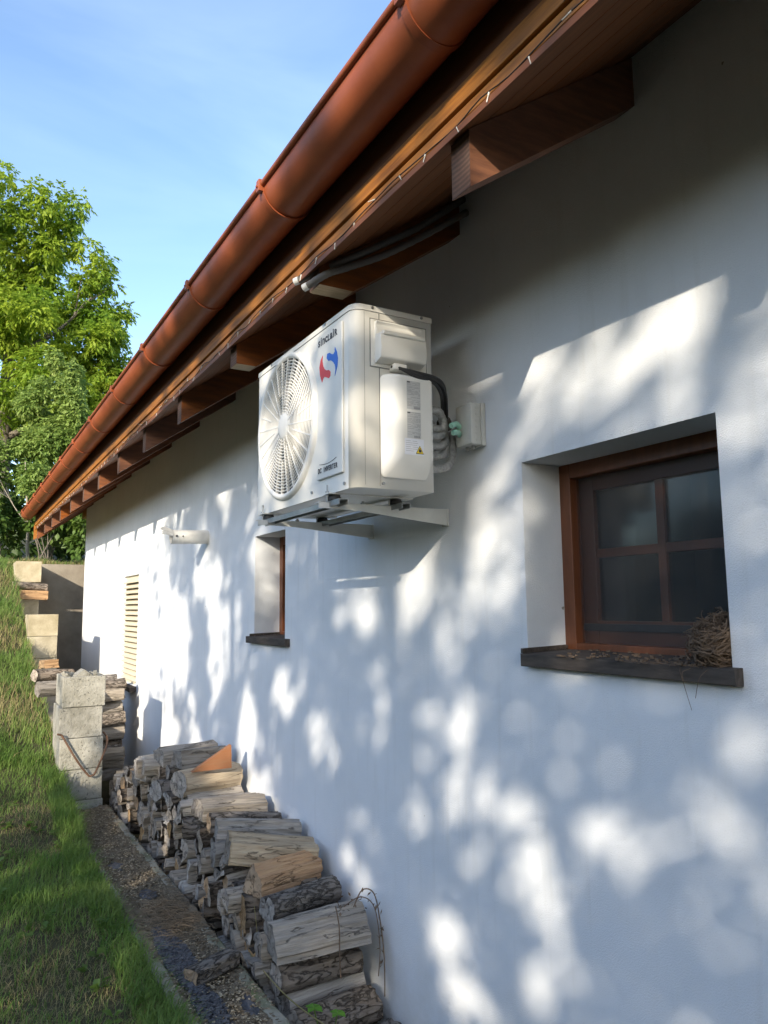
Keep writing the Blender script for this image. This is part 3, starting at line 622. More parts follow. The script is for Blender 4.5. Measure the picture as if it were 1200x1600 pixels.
# cables and insulated pipes
cb = thing('cable_bundle', 'black cables looping from the air conditioner to the wall', 'cable', (-.3, 2.35, .85))
for k, (dx, dz) in enumerate(((0, 0), (.010, .009), (-.006, -.010), (.014, -.004))):
    P = [(-.40, YS - .02, .898), (-.37, YS - .045, .886), (-.30 + dx, YS - .055, .868 + dz), (-.22 + dx, YS - .045, .862 + dz), (-.16 + dx, YS - .005, .842 + dz * 1.5), (-.12 + dx, 2.43, .80 + dz), (-.09 + dx, 2.48 + dz, .755), (-.07, 2.50 + .01 * k, .72 - .01 * k)]
    MB().tube(catmull(P, 6), .0065, 8).build('cable', MT['black'], cb)
ip = thing('insulated_pipes', 'silver grey insulated refrigerant pipes looping behind the unit', 'pipe', (-.15, 2.45, .65))
def ribbed(P, r, name, mm):
    C = catmull(P, 9); rs = [r * .88 * (1 + .06 * math.sin(i * 2.2) + .06 * math.sin(i * .9 + r * 900)) for i in range(len(C))]
    MB().tube(C, rs, 12).build(name, mm, ip)
for z, zt in ((.735, .69), (.655, .64), (.605, .60)):
    pass
ribbed([(-.24, 2.42, .760), (-.16, 2.42, .768), (-.125, 2.43, .735), (-.13, 2.43, .700), (-.20, 2.43, .697)], .019, 'pipe', MT['insul'])
ribbed([(-.24, 2.44, .725), (-.18, 2.44, .725), (-.165, 2.45, .705)], .016, 'pipe', MT['insul'])
ribbed([(-.24, 2.42, .663), (-.15, 2.42, .668), (-.115, 2.44, .70), (-.07, 2.50, .74)], .018, 'pipe', MT['insul'])
ribbed([(-.24, 2.43, .622), (-.15, 2.43, .628), (-.11, 2.44, .65), (-.075, 2.49, .70)], .018, 'pipe', MT['insul'])
ribbed([(-.24, 2.42, .575), (-.14, 2.43, .590), (-.10, 2.45, .625), (-.06, 2.49, .69)], .017, 'pipe', MT['insul'])
ribbed([(-.24, 2.41, .530), (-.15, 2.41, .533), (-.10, 2.42, .565), (-.072, 2.44, .62), (-.05, 2.48, .70)], .017, 'pipe', MT['insul'])
ribbed([(-.128, 2.37, .700), (-.10, 2.375, .712), (-.075, 2.39, .705), (-.04, 2.43, .69)], .0125, 'teal_wrap', MT['teal']); ribbed([(-.12, 2.37, .672), (-.095, 2.375, .680), (-.06, 2.40, .672)], .012, 'teal_wrap', MT['teal'])
ribbed([(-.10, 2.48, .735), (-.06, 2.50, .755), (-.03, 2.53, .74)], .022, 'pipe', MT['hose'])

# two grey conduits through the eaves
for k, (P, lab) in enumerate(((
        [(-.69, 2.585, 1.262), (-.63, 2.49, 1.280), (-.55, 2.43, 1.315), (-.40, 2.425, 1.41), (-.22, 2.42, 1.53), (-.01, 2.41, 1.70)], 'upper grey open ended conduit sticking out beside the eave rafter'),
       ([(-.69, 2.50, 1.205), (-.64, 2.42, 1.235), (-.56, 2.415, 1.275), (-.40, 2.41, 1.36), (-.22, 2.40, 1.48), (-.01, 2.39, 1.63)], 'lower grey open ended conduit sticking out over the rafter tail'))):
    C = catmull(P, 14); t = MB(); t.tube(C, [.0138 * (1 + .06 * math.sin(i * 2.1)) for i in range(len(C))], 12, caps=False)
    o = t.build('conduit', MT['hose']); tag(o, lab, 'conduit', 'conduits under the eave')
    d = (C[0] - C[1]).normalized(); r = MB(); r.tube([C[0] - d * .01, C[0] + d * .012], .0150, 14, caps=False); r.tube([C[0] + d * .012, C[0] - d * .01], .0112, 14, caps=False); r.build('open_end', MT['pvc'], o)

# vent pipe with a broken cap
vp = thing('vent_pipe', 'short grey white vent pipe with a broken cap sticking out of the wall', 'vent pipe', (0, 6.0, .57))
t = MB(); t.tube([(0, 6, .575), (-.16, 6, .570), (-.30, 6, .566)], .056, 24, caps=False); t.tube([(-.30, 6, .566), (-.05, 6, .573)], .052, 24, caps=False); t.build('pipe', MT['pvc'], vp)
t = MB()
for a in range(0, 7):
    t0 = PI * .55 + a * .2
    t.add([(-.30 - .0, 6 + .056 * math.cos(t0), .566 + .056 * math.sin(t0)), (-.30, 6 + .056 * math.cos(t0 + .2), .566 + .056 * math.sin(t0 + .2)), (-.38 + .02 * math.sin(a * 2), 6 + .05 * math.cos(t0 + .2) , .585 + .056 * math.sin(t0 + .2)), (-.375 + .02 * math.cos(a), 6 + .05 * math.cos(t0), .585 + .056 * math.sin(t0))], [(0, 1, 2, 3)])
o = t.build('broken_cap', MT['pvc'], vp); o.modifiers.new('s', 'SOLIDIFY').thickness = .006
MB().cyl((-.27, 5.944, .57), (-.27, 5.935, .57), .008, 10).cyl((-.22, 5.945, .57), (-.22, 5.938, .57), .006, 10).build('screw_hole', MT['black'], vp)
MB().tube([(-.002, 6, .575), (-.006, 6, .575)], .066, 24).build('wall_collar', MT['stucco'], vp)

# string lights along the fascia
sl = thing('string_lights', 'string of tiny clear lights hanging along the lower edge of the fascia', 'string lights', (-.685, 5, 1.28))
P = []; rr = random.Random(3); y = .2
while y < 12.9:
    P.append((-.686 - rr.uniform(0, .006), y, 1.288 + rr.uniform(-.012, .004) - .008 * math.sin(y * 6.6) ** 2)); y += .11
C = catmull(P, 3); MB().tube(C, .0019, 5).build('cable', MT['wire'], sl)
base = None; cnt = 0
for i in range(4, len(C) - 3):
    if i % 4 != 0 or cnt >= 92: continue
    c = C[i]; y = c.y
    dr = Vector((rr.uniform(-.3, .15), rr.uniform(-.9, .9), -1 if rr.random() < .75 else rr.uniform(-.4, .6))).normalized()
    if base is None:
        b0 = MB(); b0.tube([(0, 0, 0), (0, 0, -.008)], .0026, 6); b0.tube([(0, 0, -.008), (0, 0, -.025)], .0016, 6); base = b0.build('bulb', MT['bulb'], sl); ob = base
    else:
        ob = base.copy(); COL.objects.link(ob)
    ob.rotation_euler = Vector((0, 0, -1)).rotation_difference(dr).to_euler()
    ob.location = c + dr * .016 - sl.location; cnt += 1

# ------------------------------------------------------------------ bird nest on the sill
ns = thing('bird_nest', 'shaggy bird nest of dry twigs in the corner of the window sill', 'nest', (.04, 1.40, -.175))
NC = Vector((.045, 1.352, -.112)); NRX, NRY, NRZ = .088, .072, .074
vs = []; fs = []
nu, nv = 22, 12
for i in range(nv + 1):
    for j in range(nu):
        th = PI * i / nv; ph = 2 * PI * j / nu; d = Vector((math.sin(th) * math.cos(ph), math.sin(th) * math.sin(ph), math.cos(th)))
        r = .82 + .35 * noise.noise(d * 2.2); vs.append(NC + Vector((d.x * NRX, d.y * NRY, d.z * NRZ)) * r)
fs = [(i * nu + j, i * nu + (j + 1) % nu, (i + 1) * nu + (j + 1) % nu, (i + 1) * nu + j) for i in range(nv) for j in range(nu)]
MB().add(vs, fs, 0, True).build('core', MT['nestcore'], ns)
t = MB(); rr = random.Random(5)
for k in range(1500):
    d = Vector((rr.gauss(0, 1), rr.gauss(0, 1), rr.gauss(0, 1) + .1)).normalized(); ax = Vector((rr.gauss(0, 1), rr.gauss(0, 1), rr.gauss(0, 1))).normalized()
    if rr.random() < .6: ax = (ax + Vector((0, 0, 1.5))).normalized()
    P = []; ln = rr.uniform(.5, 1.6); rad = rr.uniform(.93, 1.10)
    for j in range(5):
        q = Matrix.Rotation((j / 4 - .5) * ln, 3, ax) @ d; k2 = (rad * (.92 + .35 * noise.noise(d * 2.2))) + .08 * math.sin(j * 2 + k) + (.25 * (j / 4) ** 2 if k % 6 == 0 else 0); p = NC + Vector((q.x * NRX, q.y * NRY, q.z * NRZ)) * k2
        p.z = max(p.z, -.176 + .002); p.y = max(p.y, 1.2965); P.append(p)
    t.tube(P, rr.choice((.0009, .0013, .0018)), 3, caps=False)
for k in range(70):
    a = rr.uniform(0, 2 * PI); p = Vector((rr.uniform(-.055, .10), 1.40 + rr.uniform(-.09, .20), -.1715)); d = Vector((math.cos(a), math.sin(a), rr.uniform(-.02, .15)))
    t.tube([p, p + d * .03, p + d * .06 + Vector((0, rr.uniform(-.02, .02), 0))], .0008, 3, caps=False)
for k in range(3):
    p = Vector((-.036, 1.34 + rr.uniform(-.04, .14), -.178)); L = rr.uniform(.03, .12)
    t.tube(catmull([p + Vector((.03, 0, .01)), p, p + Vector((-.012, rr.uniform(-.03, .03), -.3 * L)), p + Vector((-.01, rr.uniform(-.04, .04), -L))], 4), .0008, 3, caps=False)
t.build('twigs', MT['nest'], ns)
# dust and debris on the sill
db = MB(); rr = random.Random(9)
for k in range(120):
    y = 1.35 + rr.random() ** 1.5 * .6; x = rr.uniform(-.05, .16); s = rr.uniform(.0015, .004); db.box(x - s, x + s, y - s * 2, y + s * 2, -.170 + .045 * (x + .035), -.168 + .045 * (x + .035) + s)
tag(db.build('debris', MT['nest']), 'crumbs and dry bits scattered over the window sill beside the nest', 'debris', kind='stuff')

# ------------------------------------------------------------------ retaining wall and block pillars
def block(x0, x1, y0, y1, z0, z1, label, group, mt='conc'):
    m = MB(); j = lambda: random.uniform(-.003, .003)
    tw = Matrix.Translation(((x0 + x1) / 2, (y0 + y1) / 2, 0)) @ Matrix.Rotation(random.uniform(-.02, .02), 4, 'Z') @ Matrix.Translation((-(x0 + x1) / 2, -(y0 + y1) / 2, 0))
    w = .045; z1 -= .004; ym = (y0 + y1) / 2
    # outer ring with two cores
    def ring(a0, a1, b0, b1, c0, c1):
        m.box(a0, a1, b0, b1, c0, c1, 0, tw)
    ring(x0, x0 + w, y0 + w, y1 - w, z0, z1); ring(x1 - w, x1, y0 + w, y1 - w, z0, z1); ring(x0, x1, y0, y0 + w, z0, z1); ring(x0, x1, y1 - w, y1, z0, z1); ring(x0 + w, x1 - w, ym - .02, ym + .02, z0, z1 - .001)
    o = m.build('concrete_block', MT[mt], None, .006)
    return tag(o, label, 'concrete block', group)
G = 'concrete blocks stacked in pillars'
names = ['topmost grey block of the nearest pillar with rubble in its hollow', 'second grey block from the top of the nearest pillar', 'middle block of the nearest pillar behind the bent rod', 'fourth block of the nearest pillar half behind the kerb', 'lowest block of the nearest pillar by the log pile']
for i, nm in enumerate(names):
    dx = [.0, -.015, -.008, 0, .005][i]
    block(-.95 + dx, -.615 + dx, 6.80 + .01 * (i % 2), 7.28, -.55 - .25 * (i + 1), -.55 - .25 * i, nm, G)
rb = MB(); rr = random.Random(4)
for k in range(16):
    c = Vector((rr.uniform(-.91, -.66), rr.uniform(6.85, 7.2), -.57 + rr.uniform(-.01, .02))); s = rr.uniform(.02, .055)
    mt_ = Matrix.Translation(c) @ Matrix.Rotation(rr.uniform(0, 3), 4, Vector((rr.random(), rr.random(), rr.random())).normalized()); rb.box(-s, s, -s * .7, s * .7, -s * .35, s * .35, 0, mt_)
rb.prism([(-.87, -.565), (-.70, -.565), (-.78, -.50)], 6.86, 7.05, 'y')
tag(rb.build('rubble', MT['conc'], None, .004), 'broken concrete pieces lying on top of the nearest block pillar', 'rubble', kind='stuff')
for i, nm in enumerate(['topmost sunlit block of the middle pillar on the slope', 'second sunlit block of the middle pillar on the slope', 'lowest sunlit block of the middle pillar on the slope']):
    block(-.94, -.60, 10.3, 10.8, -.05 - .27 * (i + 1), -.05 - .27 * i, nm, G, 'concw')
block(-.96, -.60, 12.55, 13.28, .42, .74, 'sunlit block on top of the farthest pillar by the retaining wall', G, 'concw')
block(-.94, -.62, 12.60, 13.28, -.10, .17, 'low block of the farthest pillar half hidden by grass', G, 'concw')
# bent rusty rod around the nearest pillar
rod = MB(); rod.tube(catmull([(-.985, 6.76, -1.00), (-.955, 6.77, -1.01), (-.94, 6.77, -1.03), (-.83, 6.765, -1.22), (-.74, 6.765, -1.345), (-.71, 6.765, -1.355), (-.68, 6.765, -1.33), (-.61, 6.77, -1.16), (-.585, 6.83, -1.08), (-.60, 6.93, -1.04)], 5), .008, 8)
tag(rod.build('bent_rod', MT['rust']), 'bent rusty steel rod hooked around the nearest block pillar', 'rod')
rw = MB(); rw.box(-.60, 6.5, 13.30, 13.5, -1.97, .74); tag(rw.build('retaining_wall', MT['rplaster'], None, .01), 'low concrete retaining wall beyond the far corner of the house', 'wall')
sw = MB(); sw.box(-.92, -.66, 7.3, 13.29, -1.97, -1.0).box(-.90, -.66, 10.81, 13.29, -1.0, -.12); sw.build('x', MT['rplaster'], None, .01)
o = bpy.data.objects['x']; o.name = 'terrace_wall'; tag(o, 'rough low wall holding the grass slope behind the block pillars', 'wall')

# kerbs
def kerb(x0, x1, zt, label, seed):
    m = MB(); rr = random.Random(seed); ys = np.arange(1.4, 6.79, .12); vs = []
    for i, y in enumerate(ys):
        a, b, c = (rr.uniform(-.006, .006) for _ in range(3)); z = zt + c * .8
        vs += [(x0 + a, y, -1.96), (x0 + a, y, z - .008), (x0 + a + .01, y, z), (x1 + b - .01, y, z + a * .3), (x1 + b, y, z - .008), (x1 + b, y, -1.96)]
    fs = [(i * 6 + j, i * 6 + j + 1, i * 6 + j + 7, i * 6 + j + 6) for i in range(len(ys) - 1) for j in range(5)] + [tuple(range(6)), tuple(range((len(ys) - 1) * 6, len(ys) * 6))[::-1]]
    m.add(vs, fs, 0, False); o = m.build('kerb', MT['kerb'], None, fix=True); return tag(o, label, 'kerb', 'kerbs')
kerb(-.625, -.57, -1.597, 'thin concrete kerb between the mulch strip and the log pile', 1)
kerb(-.93, -.875, -1.597, 'mossy concrete kerb between the lawn and the mulch strip', 2)
# mulch strip
xs = np.linspace(-.905, -.578, 28); ys = np.linspace(1.4, 6.78, 420); X, Y = np.meshgrid(xs, ys)
Z = np.array([[-1.602 - .010 * (abs(x + .75) < .11) + .014 * noise.noise(Vector((x * 9, y * 9, 0))) + .010 * noise.noise(Vector((x * 40, y * 40, 1))) for x in xs] for y in ys]); Z += .02 * np.exp(-((Y - 4.2) / .35) ** 2)
i = np.arange(len(ys) - 1)[:, None] * len(xs) + np.arange(len(xs) - 1)[None]; Fq = np.stack([i, i + 1, i + len(xs) + 1, i + len(xs)], -1).reshape(-1, 4)
slag = [(-.80, 3.70, .065, .36), (-.74, 4.55, .04, .08), (-.80, 3.20, .055, .22), (-.66, 3.12, .03, .10), (-.80, 5.2, .04, .1)]
cx = X[:-1, :-1].ravel(); cy = Y[:-1, :-1].ravel(); mi = np.zeros(len(Fq), int)
for k in range(len(Fq)):
    for a, b, ra, rb_ in slag:
        if ((cx[k] - a) / ra) ** 2 + ((cy[k] - b) / rb_) ** 2 < 1 + .8 * noise.noise(Vector((cx[k] * 14, cy[k] * 14, 3))): mi[k] = 1
o = npmesh('mulch', np.stack([X.ravel(), Y.ravel(), Z.ravel()], 1), Fq, [MT['mulch'], MT['slag']], 4, smooth=True, mi=mi); tag(o, 'strip of dark mulch and soil between the two kerbs', 'mulch', kind='stuff')
def scatter(name, m, n, fx, smin, smax, flat, label, cat, seed):
    rr = random.Random(seed); mb = MB()
    for k in range(n):
        p = fx(rr)
        if p is None: continue
        s = rr.uniform(smin, smax); R = Matrix.Translation(p) @ Matrix.Rotation(rr.uniform(0, 6.3), 4, 'Z') @ Matrix.Rotation(rr.uniform(-.5, .5), 4, 'X')
        mb.box(-s, s, -s * rr.uniform(.4, .9), s * .6, -s * flat, s * flat, 0, R)
    return tag(mb.build(name, m), label, cat, kind='stuff')
def inslag(x, y): return any(((x - a) / ra) ** 2 + ((y - b) / rb_) ** 2 < 1 for a, b, ra, rb_ in slag)
def fm(r):
    x, y = r.uniform(-.92, -.575), 2.6 + 4.1 * r.random() ** 1.4
    if inslag(x, y) and r.random() < .85: return None
    return Vector((x, y, -1.600 + r.uniform(-.004, .006)))
scatter('wood_chips', MT['mulchchip'], 5200, fm, .0015, .0065, .25, 'pale sawdust and bark chips strewn over the strip and the thin kerb', 'wood chips', 1)
scatter('wood_chips', MT['mulch'], 3200, fm, .003, .010, .3, 'dark brown bark crumbs strewn over the strip', 'bark crumbs', 2)
def fsl(r):
    a, b, ra, rb_ = r.choice(slag[:1] * 5 + slag[:3]); t, q = r.uniform(0, 6.28), r.random() ** .5
    return Vector((a + ra * q * math.cos(t), b + rb_ * q * math.sin(t), -1.603 + r.uniform(-.004, .008)))
scatter('slag_gravel', MT['slag'], 2600, fsl, .003, .011, .6, 'blue black glassy slag gravel in the mulch strip', 'gravel', 3)
# dried fibres on the strip
mb = MB(); rr = random.Random(8)
for k in range(500):
    y = rr.gauss(4.15, .16); x = rr.gauss(-.72, .07); p = Vector((x, y, -1.585 + rr.uniform(0, .02))); a = rr.uniform(0, 6.3); d = Vector((math.cos(a), math.sin(a), 0)) * rr.uniform(.02, .06)
    mb.tube([p - d, p + Vector((0, 0, .006)), p + d], .0011, 3, caps=False)
tag(mb.build('dry_fibres', mat('rust_fibre', (.17, .125, .08), .95)), 'clump of dry rusty brown fibres on the strip between the kerbs', 'dry fibres', kind='stuff')

# ------------------------------------------------------------------ firewood
def log_mesh(poly, L, rnd, rough=.004, sides=22, seg=9, taper=0.):
    """poly: (y,z) outline around 0; axis x, length L"""
    n = len(poly); per = [math.dist(poly[i], poly[(i + 1) % n]) for i in range(n)]; tot = sum(per); pts = []
    for k in range(sides):
        d = tot * k / sides; i = 0
        while d > per[i]: d -= per[i]; i += 1
        t = d / per[i]; a, b = poly[i], poly[(i + 1) % n]; pts.append((a[0] + (b[0] - a[0]) * t, a[1] + (b[1] - a[1]) * t))
    # keep sharp corners: snap nearest sample to each corner
    for c in poly:
        k = min(range(sides), key=lambda q: math.dist(pts[q], c)); pts[k] = c
    off = Vector((rnd.uniform(0, 90), rnd.uniform(0, 90), rnd.uniform(0, 90))); bend = rnd.uniform(-.008, .008); bend2 = rnd.uniform(-.006, .006)
    vs = []; 
    for i in range(seg + 1):
        x = (i / seg - .5) * L; s = 1 + taper * (i / seg - .5)
        for (a, b) in pts:
            r = math.hypot(a, b) + 1e-6; q = Vector((x * 3, a * 45, b * 45)) + off
            q2 = Vector((x * 2.2, a * 14, b * 14)) + off; dd = 1 + (rough / r) * (noise.noise(q) * 2.0 + 1.0 * noise.noise(q * 2.6) + 2.2 * noise.noise(q2))
            xx = x
            if i in (0, seg): xx += .010 * noise.noise(Vector((a * 22, b * 22, 5)) + off) + .12 * a * math.sin(off.x)
            vs.append((xx, a * dd * s + bend * math.cos(PI * i / seg), b * dd * s + bend2 * math.cos(PI * i / seg)))
    fs = [(i * sides + j, i * sides + (j + 1) % sides, (i + 1) * sides + (j + 1) % sides, (i + 1) * sides + j) for i in range(seg) for j in range(sides)]
    mi = [0] * len(fs)
    # end caps with an inner ring so that they can be rough
    for i0, sgn in ((0, -1), (seg, 1)):
        ring = [vs[i0 * sides + j] for j in range(sides)]; c = Vector([sum(p[k] for p in ring) / sides for k in range(3)])
        base = len(vs); 
        for p in ring:
            q = c.lerp(Vector(p), .55); q.x += .006 * noise.noise(q * 40 + off) + sgn * .002; vs.append(tuple(q))
        vs.append((c.x + sgn * rnd.uniform(-.004, .005), c.y, c.z)); ci = len(vs) - 1
        for j in range(sides):
            a, b = i0 * sides + j, i0 * sides + (j + 1) % sides; e, f = base + j, base + (j + 1) % sides
            fs.append((a, e, f, b) if sgn > 0 else (b, f, e, a)); fs.append((e, ci, f) if sgn > 0 else (f, ci, e)); mi += [1, 1]
    return vs, fs, mi
def add_log(poly, L, A, B, side, end, label, group, rnd, rough=.004, roll=0., name='firewood_log', **k):
    """A, B: ends of the axis in the world (A outdoors side)"""
    vs, fs, mi = log_mesh(poly, (Vector(B) - Vector(A)).length if L is None else L, rnd, rough, **k)
    me = bpy.data.meshes.new(name); me.from_pydata(vs, [], fs); me.materials.append(side); me.materials.append(end)
    me.polygons.foreach_set('material_index', mi); me.update()
    sharp = side in (MT['split'], MT['splitw'])
    me.polygons.foreach_set('use_smooth', [q == 0 and not sharp for q in mi])
    o = bpy.data.objects.new(name, me); COL.objects.link(o); A, B = Vector(A), Vector(B)
    q = Vector((1, 0, 0)).rotation_difference((B - A).normalized()); o.rotation_mode = 'QUATERNION'
    from mathutils import Quaternion
    o.rotation_quaternion = q @ Quaternion((1, 0, 0), roll); o.location = (A + B) / 2
    return tag(o, label, 'log', group)
def roundp(r, e=1., n=14, rnd=random): return [(r * math.cos(2 * PI * i / n) * (1 + rnd.uniform(-.06, .06)), r * e * math.sin(2 * PI * i / n) * (1 + rnd.uniform(-.06, .06))) for i in range(n)]
# cells of the stacked body: Voronoi cells of jittered points inside the profile
def clip(poly, p, q):
    m = ((p[0] + q[0]) / 2, (p[1] + q[1]) / 2); nx, nz = q[0] - p[0], q[1] - p[1]; out = []
    for i in range(len(poly)):
        a, b = poly[i], poly[(i + 1) % len(poly)]; da = (a[0] - m[0]) * nx + (a[1] - m[1]) * nz; db_ = (b[0] - m[0]) * nx + (b[1] - m[1]) * nz
        if da <= 0: out.append(a)
        if (da < 0) != (db_ < 0) and da != db_:
            t = da / (da - db_); out.append((a[0] + (b[0] - a[0]) * t, a[1] + (b[1] - a[1]) * t))
    return out
def pile(PY, PZ, zb, y0, y1, pitch, seed, labelf, group, xA, xB, cap=300):
    rnd = random.Random(seed); pts = []
    z = zb + pitch * .4; row = 0
    while z < max(PZ):
        y = y0 + (row % 2) * pitch * .5 + rnd.uniform(-.02, .02)
        while y < y1:
            p = (y + rnd.gauss(0, pitch * .20), z + rnd.gauss(0, pitch * .17))
            if p[1] < np.interp(p[0], PY, PZ) - .02: pts.append(p)
            y += pitch * rnd.uniform(.8, 1.25)
        z += pitch * .83; row += 1
    items = []
    for i, p in enumerate(pts):
        near = sorted((q for q in pts if q is not p), key=lambda q: math.dist(p, q))[:14]
        R = pitch * .62; cell = [(p[0] + R * math.cos(2 * PI * k / 14), p[1] + R * math.sin(2 * PI * k / 14)) for k in range(14)]
        for q in near: cell = clip(cell, p, q)
        if len(cell) < 3: continue
        cells = [cell]
        if rnd.random() < .33:      # split piece: cut the cell in two wedges
            t = rnd.uniform(0, PI); n = (math.cos(t), math.sin(t)); e = 1e-3
            cells = [clip(cell, (p[0] - n[0] * e, p[1] - n[1] * e), (p[0] + n[0] * e, p[1] + n[1] * e)), clip(cell, (p[0] + n[0] * e, p[1] + n[1] * e), (p[0] - n[0] * e, p[1] - n[1] * e))]
        for ce in cells:
            if len(ce) < 3: continue
            cy = sum(a for a, b in ce) / len(ce); cz = sum(b for a, b in ce) / len(ce)
            if len(cells) == 2 and max(math.dist(a, (cy, cz)) for a in ce) < .025: continue
            s = rnd.uniform(.86, .95); poly = [((a - cy) * s, (b - cz) * s) for a, b in ce]
            # drop nearly coincident corners
            pp = []
            for a in poly:
                if not pp or math.dist(a, pp[-1]) > .008: pp.append(a)
            if len(pp) > 2 and math.dist(pp[0], pp[-1]) < .008: pp.pop()
            if len(pp) < 3: continue
            r = rnd.random(); side = MT['bark'] if r < .4 else MT['split']; end = MT['endw'] if rnd.random() < .16 else MT['end']
            dx = rnd.gauss(0, .028); ty = rnd.gauss(0, .018); tz = rnd.gauss(0, .012)
            items.append((cy, cz, pp, side, end, dx, ty, tz))
    items.sort(key=lambda t: -t[1]); labelf(items)
    for cy, cz, pp, side, end, dx, ty, tz, lab in [t for t in items if len(t) == 9][:cap]:
        add_log(pp, None, (xA + dx, cy - ty, cz - tz), (xB + dx * .5, cy + ty, cz + tz), side, end, lab, group, rnd, .005 if side is MT['split'] else .007, sides=20, seg=7)
ORD = 'first second third fourth fifth sixth seventh eighth ninth tenth eleventh twelfth thirteenth fourteenth fifteenth sixteenth seventeenth eighteenth nineteenth twentieth'.split()
def look(side, end): return ('barked' if side is MT['bark'] else 'split') + ' log with ' + ('brown' if end is MT['endw'] else 'grey') + ' end'
ANCH = [(3.27, 'broad grey slab'), (3.62, 'orange split log'), (3.90, 'squared brown log'), (4.16, 'long wedge log'), (4.56, 'wide flat log'), (4.95, 'pale barkless log'), (5.25, 'topmost split log'), (5.53, 'far topmost log'), (5.80, 'squarish jutting log'), (6.28, 'flat brown log'), (6.6, 'pillar foot')]
def lab_pile(items):
    cnt = {}
    for i, t in enumerate(items):
        a = min(ANCH, key=lambda q: abs(q[0] - t[0])); key = (a[1], t[0] < a[0]); k = cnt.get(key, 0); cnt[key] = k + 1
        if k < 13: items[i] = t + (look(t[3], t[4]) + ', ' + ORD[k] + ' down under the ' + ('near' if key[1] else 'far') + ' half of the ' + a[1],)
def lab_stack(items):
    cnt = {}
    for i, t in enumerate(items):
        k0 = min(2, int((t[0] - 8.28) / .17)); k = cnt.get(k0, 0); cnt[k0] = k + 1
        if k < 20: items[i] = t + (look(t[3], t[4]) + ', ' + ORD[k] + ' down, ' + ('front', 'second', 'third')[k0] + ' column of the stack behind the pillar',)
PY = [2.6, 2.8, 3.05, 3.2, 3.45, 3.75, 4.1, 4.6, 5.0, 5.5, 5.8, 6.1, 6.5, 6.75, 7.0]
PZ = [-1.86, -1.82, -1.78, -1.68, -1.46, -1.33, -1.26, -1.21, -1.16, -1.08, -1.10, -1.20, -1.32, -1.38, -1.42]
LG = 'firewood logs stacked in the long pile'
pile(PY, PZ, -1.93, 2.8, 6.98, .112, 21, lab_pile, LG, -.50, -.085, 215)
LG2 = 'firewood logs stacked behind the nearest block pillar'
pile([8.3, 8.65, 8.8], [-.74, -.70, -.74], -1.90, 8.3, 8.8, .115, 33, lab_stack, LG2, -.58, -.17, 100)
rnd = random.Random(77)
def half(w, h, n=9):      # half round section, flat side down
    return [(w / 2 * math.cos(PI * i / n), -h * .35 + h * math.sin(PI * i / n)) for i in range(n + 1)]
TG = 'separate logs lying on top of the long pile'
def top(A, B, poly, side, end, label, rough=.005, **k): add_log(poly, None, A, B, MT[side], MT[end], label, TG, rnd, rough, sides=k.pop('sides', 46), seg=k.pop('seg', 22), **k)
top((-.50, 3.31, -1.455), (-.07, 3.265, -1.445), half(.25, .13), 'split', 'end', 'broad grey weathered slab of log on top at the near end of the pile', .007)
top((-.49, 3.27, -1.60), (-.08, 3.285, -1.61), roundp(.078, .8, rnd=rnd), 'bark', 'end', 'dark round log directly under the broad grey slab')
top((-.50, 3.45, -1.60), (-.30, 3.44, -1.60), [(-.03, -.09), (.03, -.08), (.035, .08), (-.01, .1)], 'split', 'end', 'thin upright grey wedge under the left end of the broad slab')
top((-.47, 3.10, -1.74), (-.07, 3.16, -1.76), roundp(.075, .85, rnd=rnd), 'bark', 'end', 'rough barked log low at the near end of the pile', .008)
top((-.42, 2.86, -1.82), (-.05, 2.98, -1.80), roundp(.06, .8, rnd=rnd), 'bark', 'endw', 'nearest log of all lying at the foot of the pile')
top((-.48, 3.60, -1.295), (-.08, 3.765, -1.325), [(-.08, -.07), (.075, -.065), (.06, .015), (.0, .08), (-.065, .03)], 'splitw', 'endw', 'freshly split log with a glowing orange brown face')
top((-.47, 3.43, -1.37), (-.07, 3.52, -1.375), roundp(.062, .85, rnd=rnd), 'bark', 'end', 'dark barked log just below the orange split log', .007)
top((-.50, 3.66, -1.46), (-.12, 3.62, -1.46), roundp(.095, 1.05, rnd=rnd), 'bark', 'endw', 'thick log end with a pale sawn face below the orange split log', .007)
top((-.49, 3.93, -1.235), (-.06, 3.80, -1.30), [(-.085, -.06), (.085, -.06), (.07, .075), (-.06, .05)], 'pale', 'end', 'squared brown faced log left of the orange split log')
top((-.47, 4.19, -1.205), (-.04, 4.05, -1.25), [(-.09, -.05), (.085, -.055), (.06, .045), (-.03, .065)], 'split', 'end', 'long grey wedge log with a cracked grain running to the wall', .007)
top((-.47, 4.56, -1.175), (-.07, 4.56, -1.195), [(-.13, -.045), (.13, -.05), (.11, .035), (-.04, .06), (-.12, .03)], 'split', 'end', 'wide flat grey split log in the middle of the pile top', .007)
top((-.46, 4.36, -1.20), (-.05, 4.33, -1.24), [(-.06, -.04), (.06, -.045), (.04, .04), (-.04, .04)], 'bark', 'endw', 'ragged barked log between the flat log and the long grey wedge', .007)
top((-.48, 4.93, -1.105), (-.08, 5.045, -1.105), roundp(.092, .9, rnd=rnd), 'pale', 'end', 'pale barkless round log carrying the orange triangle of wood')
top((-.47, 5.53, -1.04), (-.07, 5.56, -1.02), [(-.085, -.06), (.075, -.065), (.08, .03), (.0, .07), (-.08, .05)], 'split', 'end', 'topmost grey log at the far end of the pile')
top((-.43, 5.18, -.985), (-.07, 5.25, -1.01), [(-.07, -.055), (.07, -.055), (.06, .045), (-.05, .055)], 'split', 'end', 'topmost split log leaning right beside the far top log')
top((-.46, 5.30, -1.10), (-.12, 5.32, -1.10), roundp(.05, 1, rnd=rnd), 'bark', 'end', 'small round log tucked under the topmost split log')
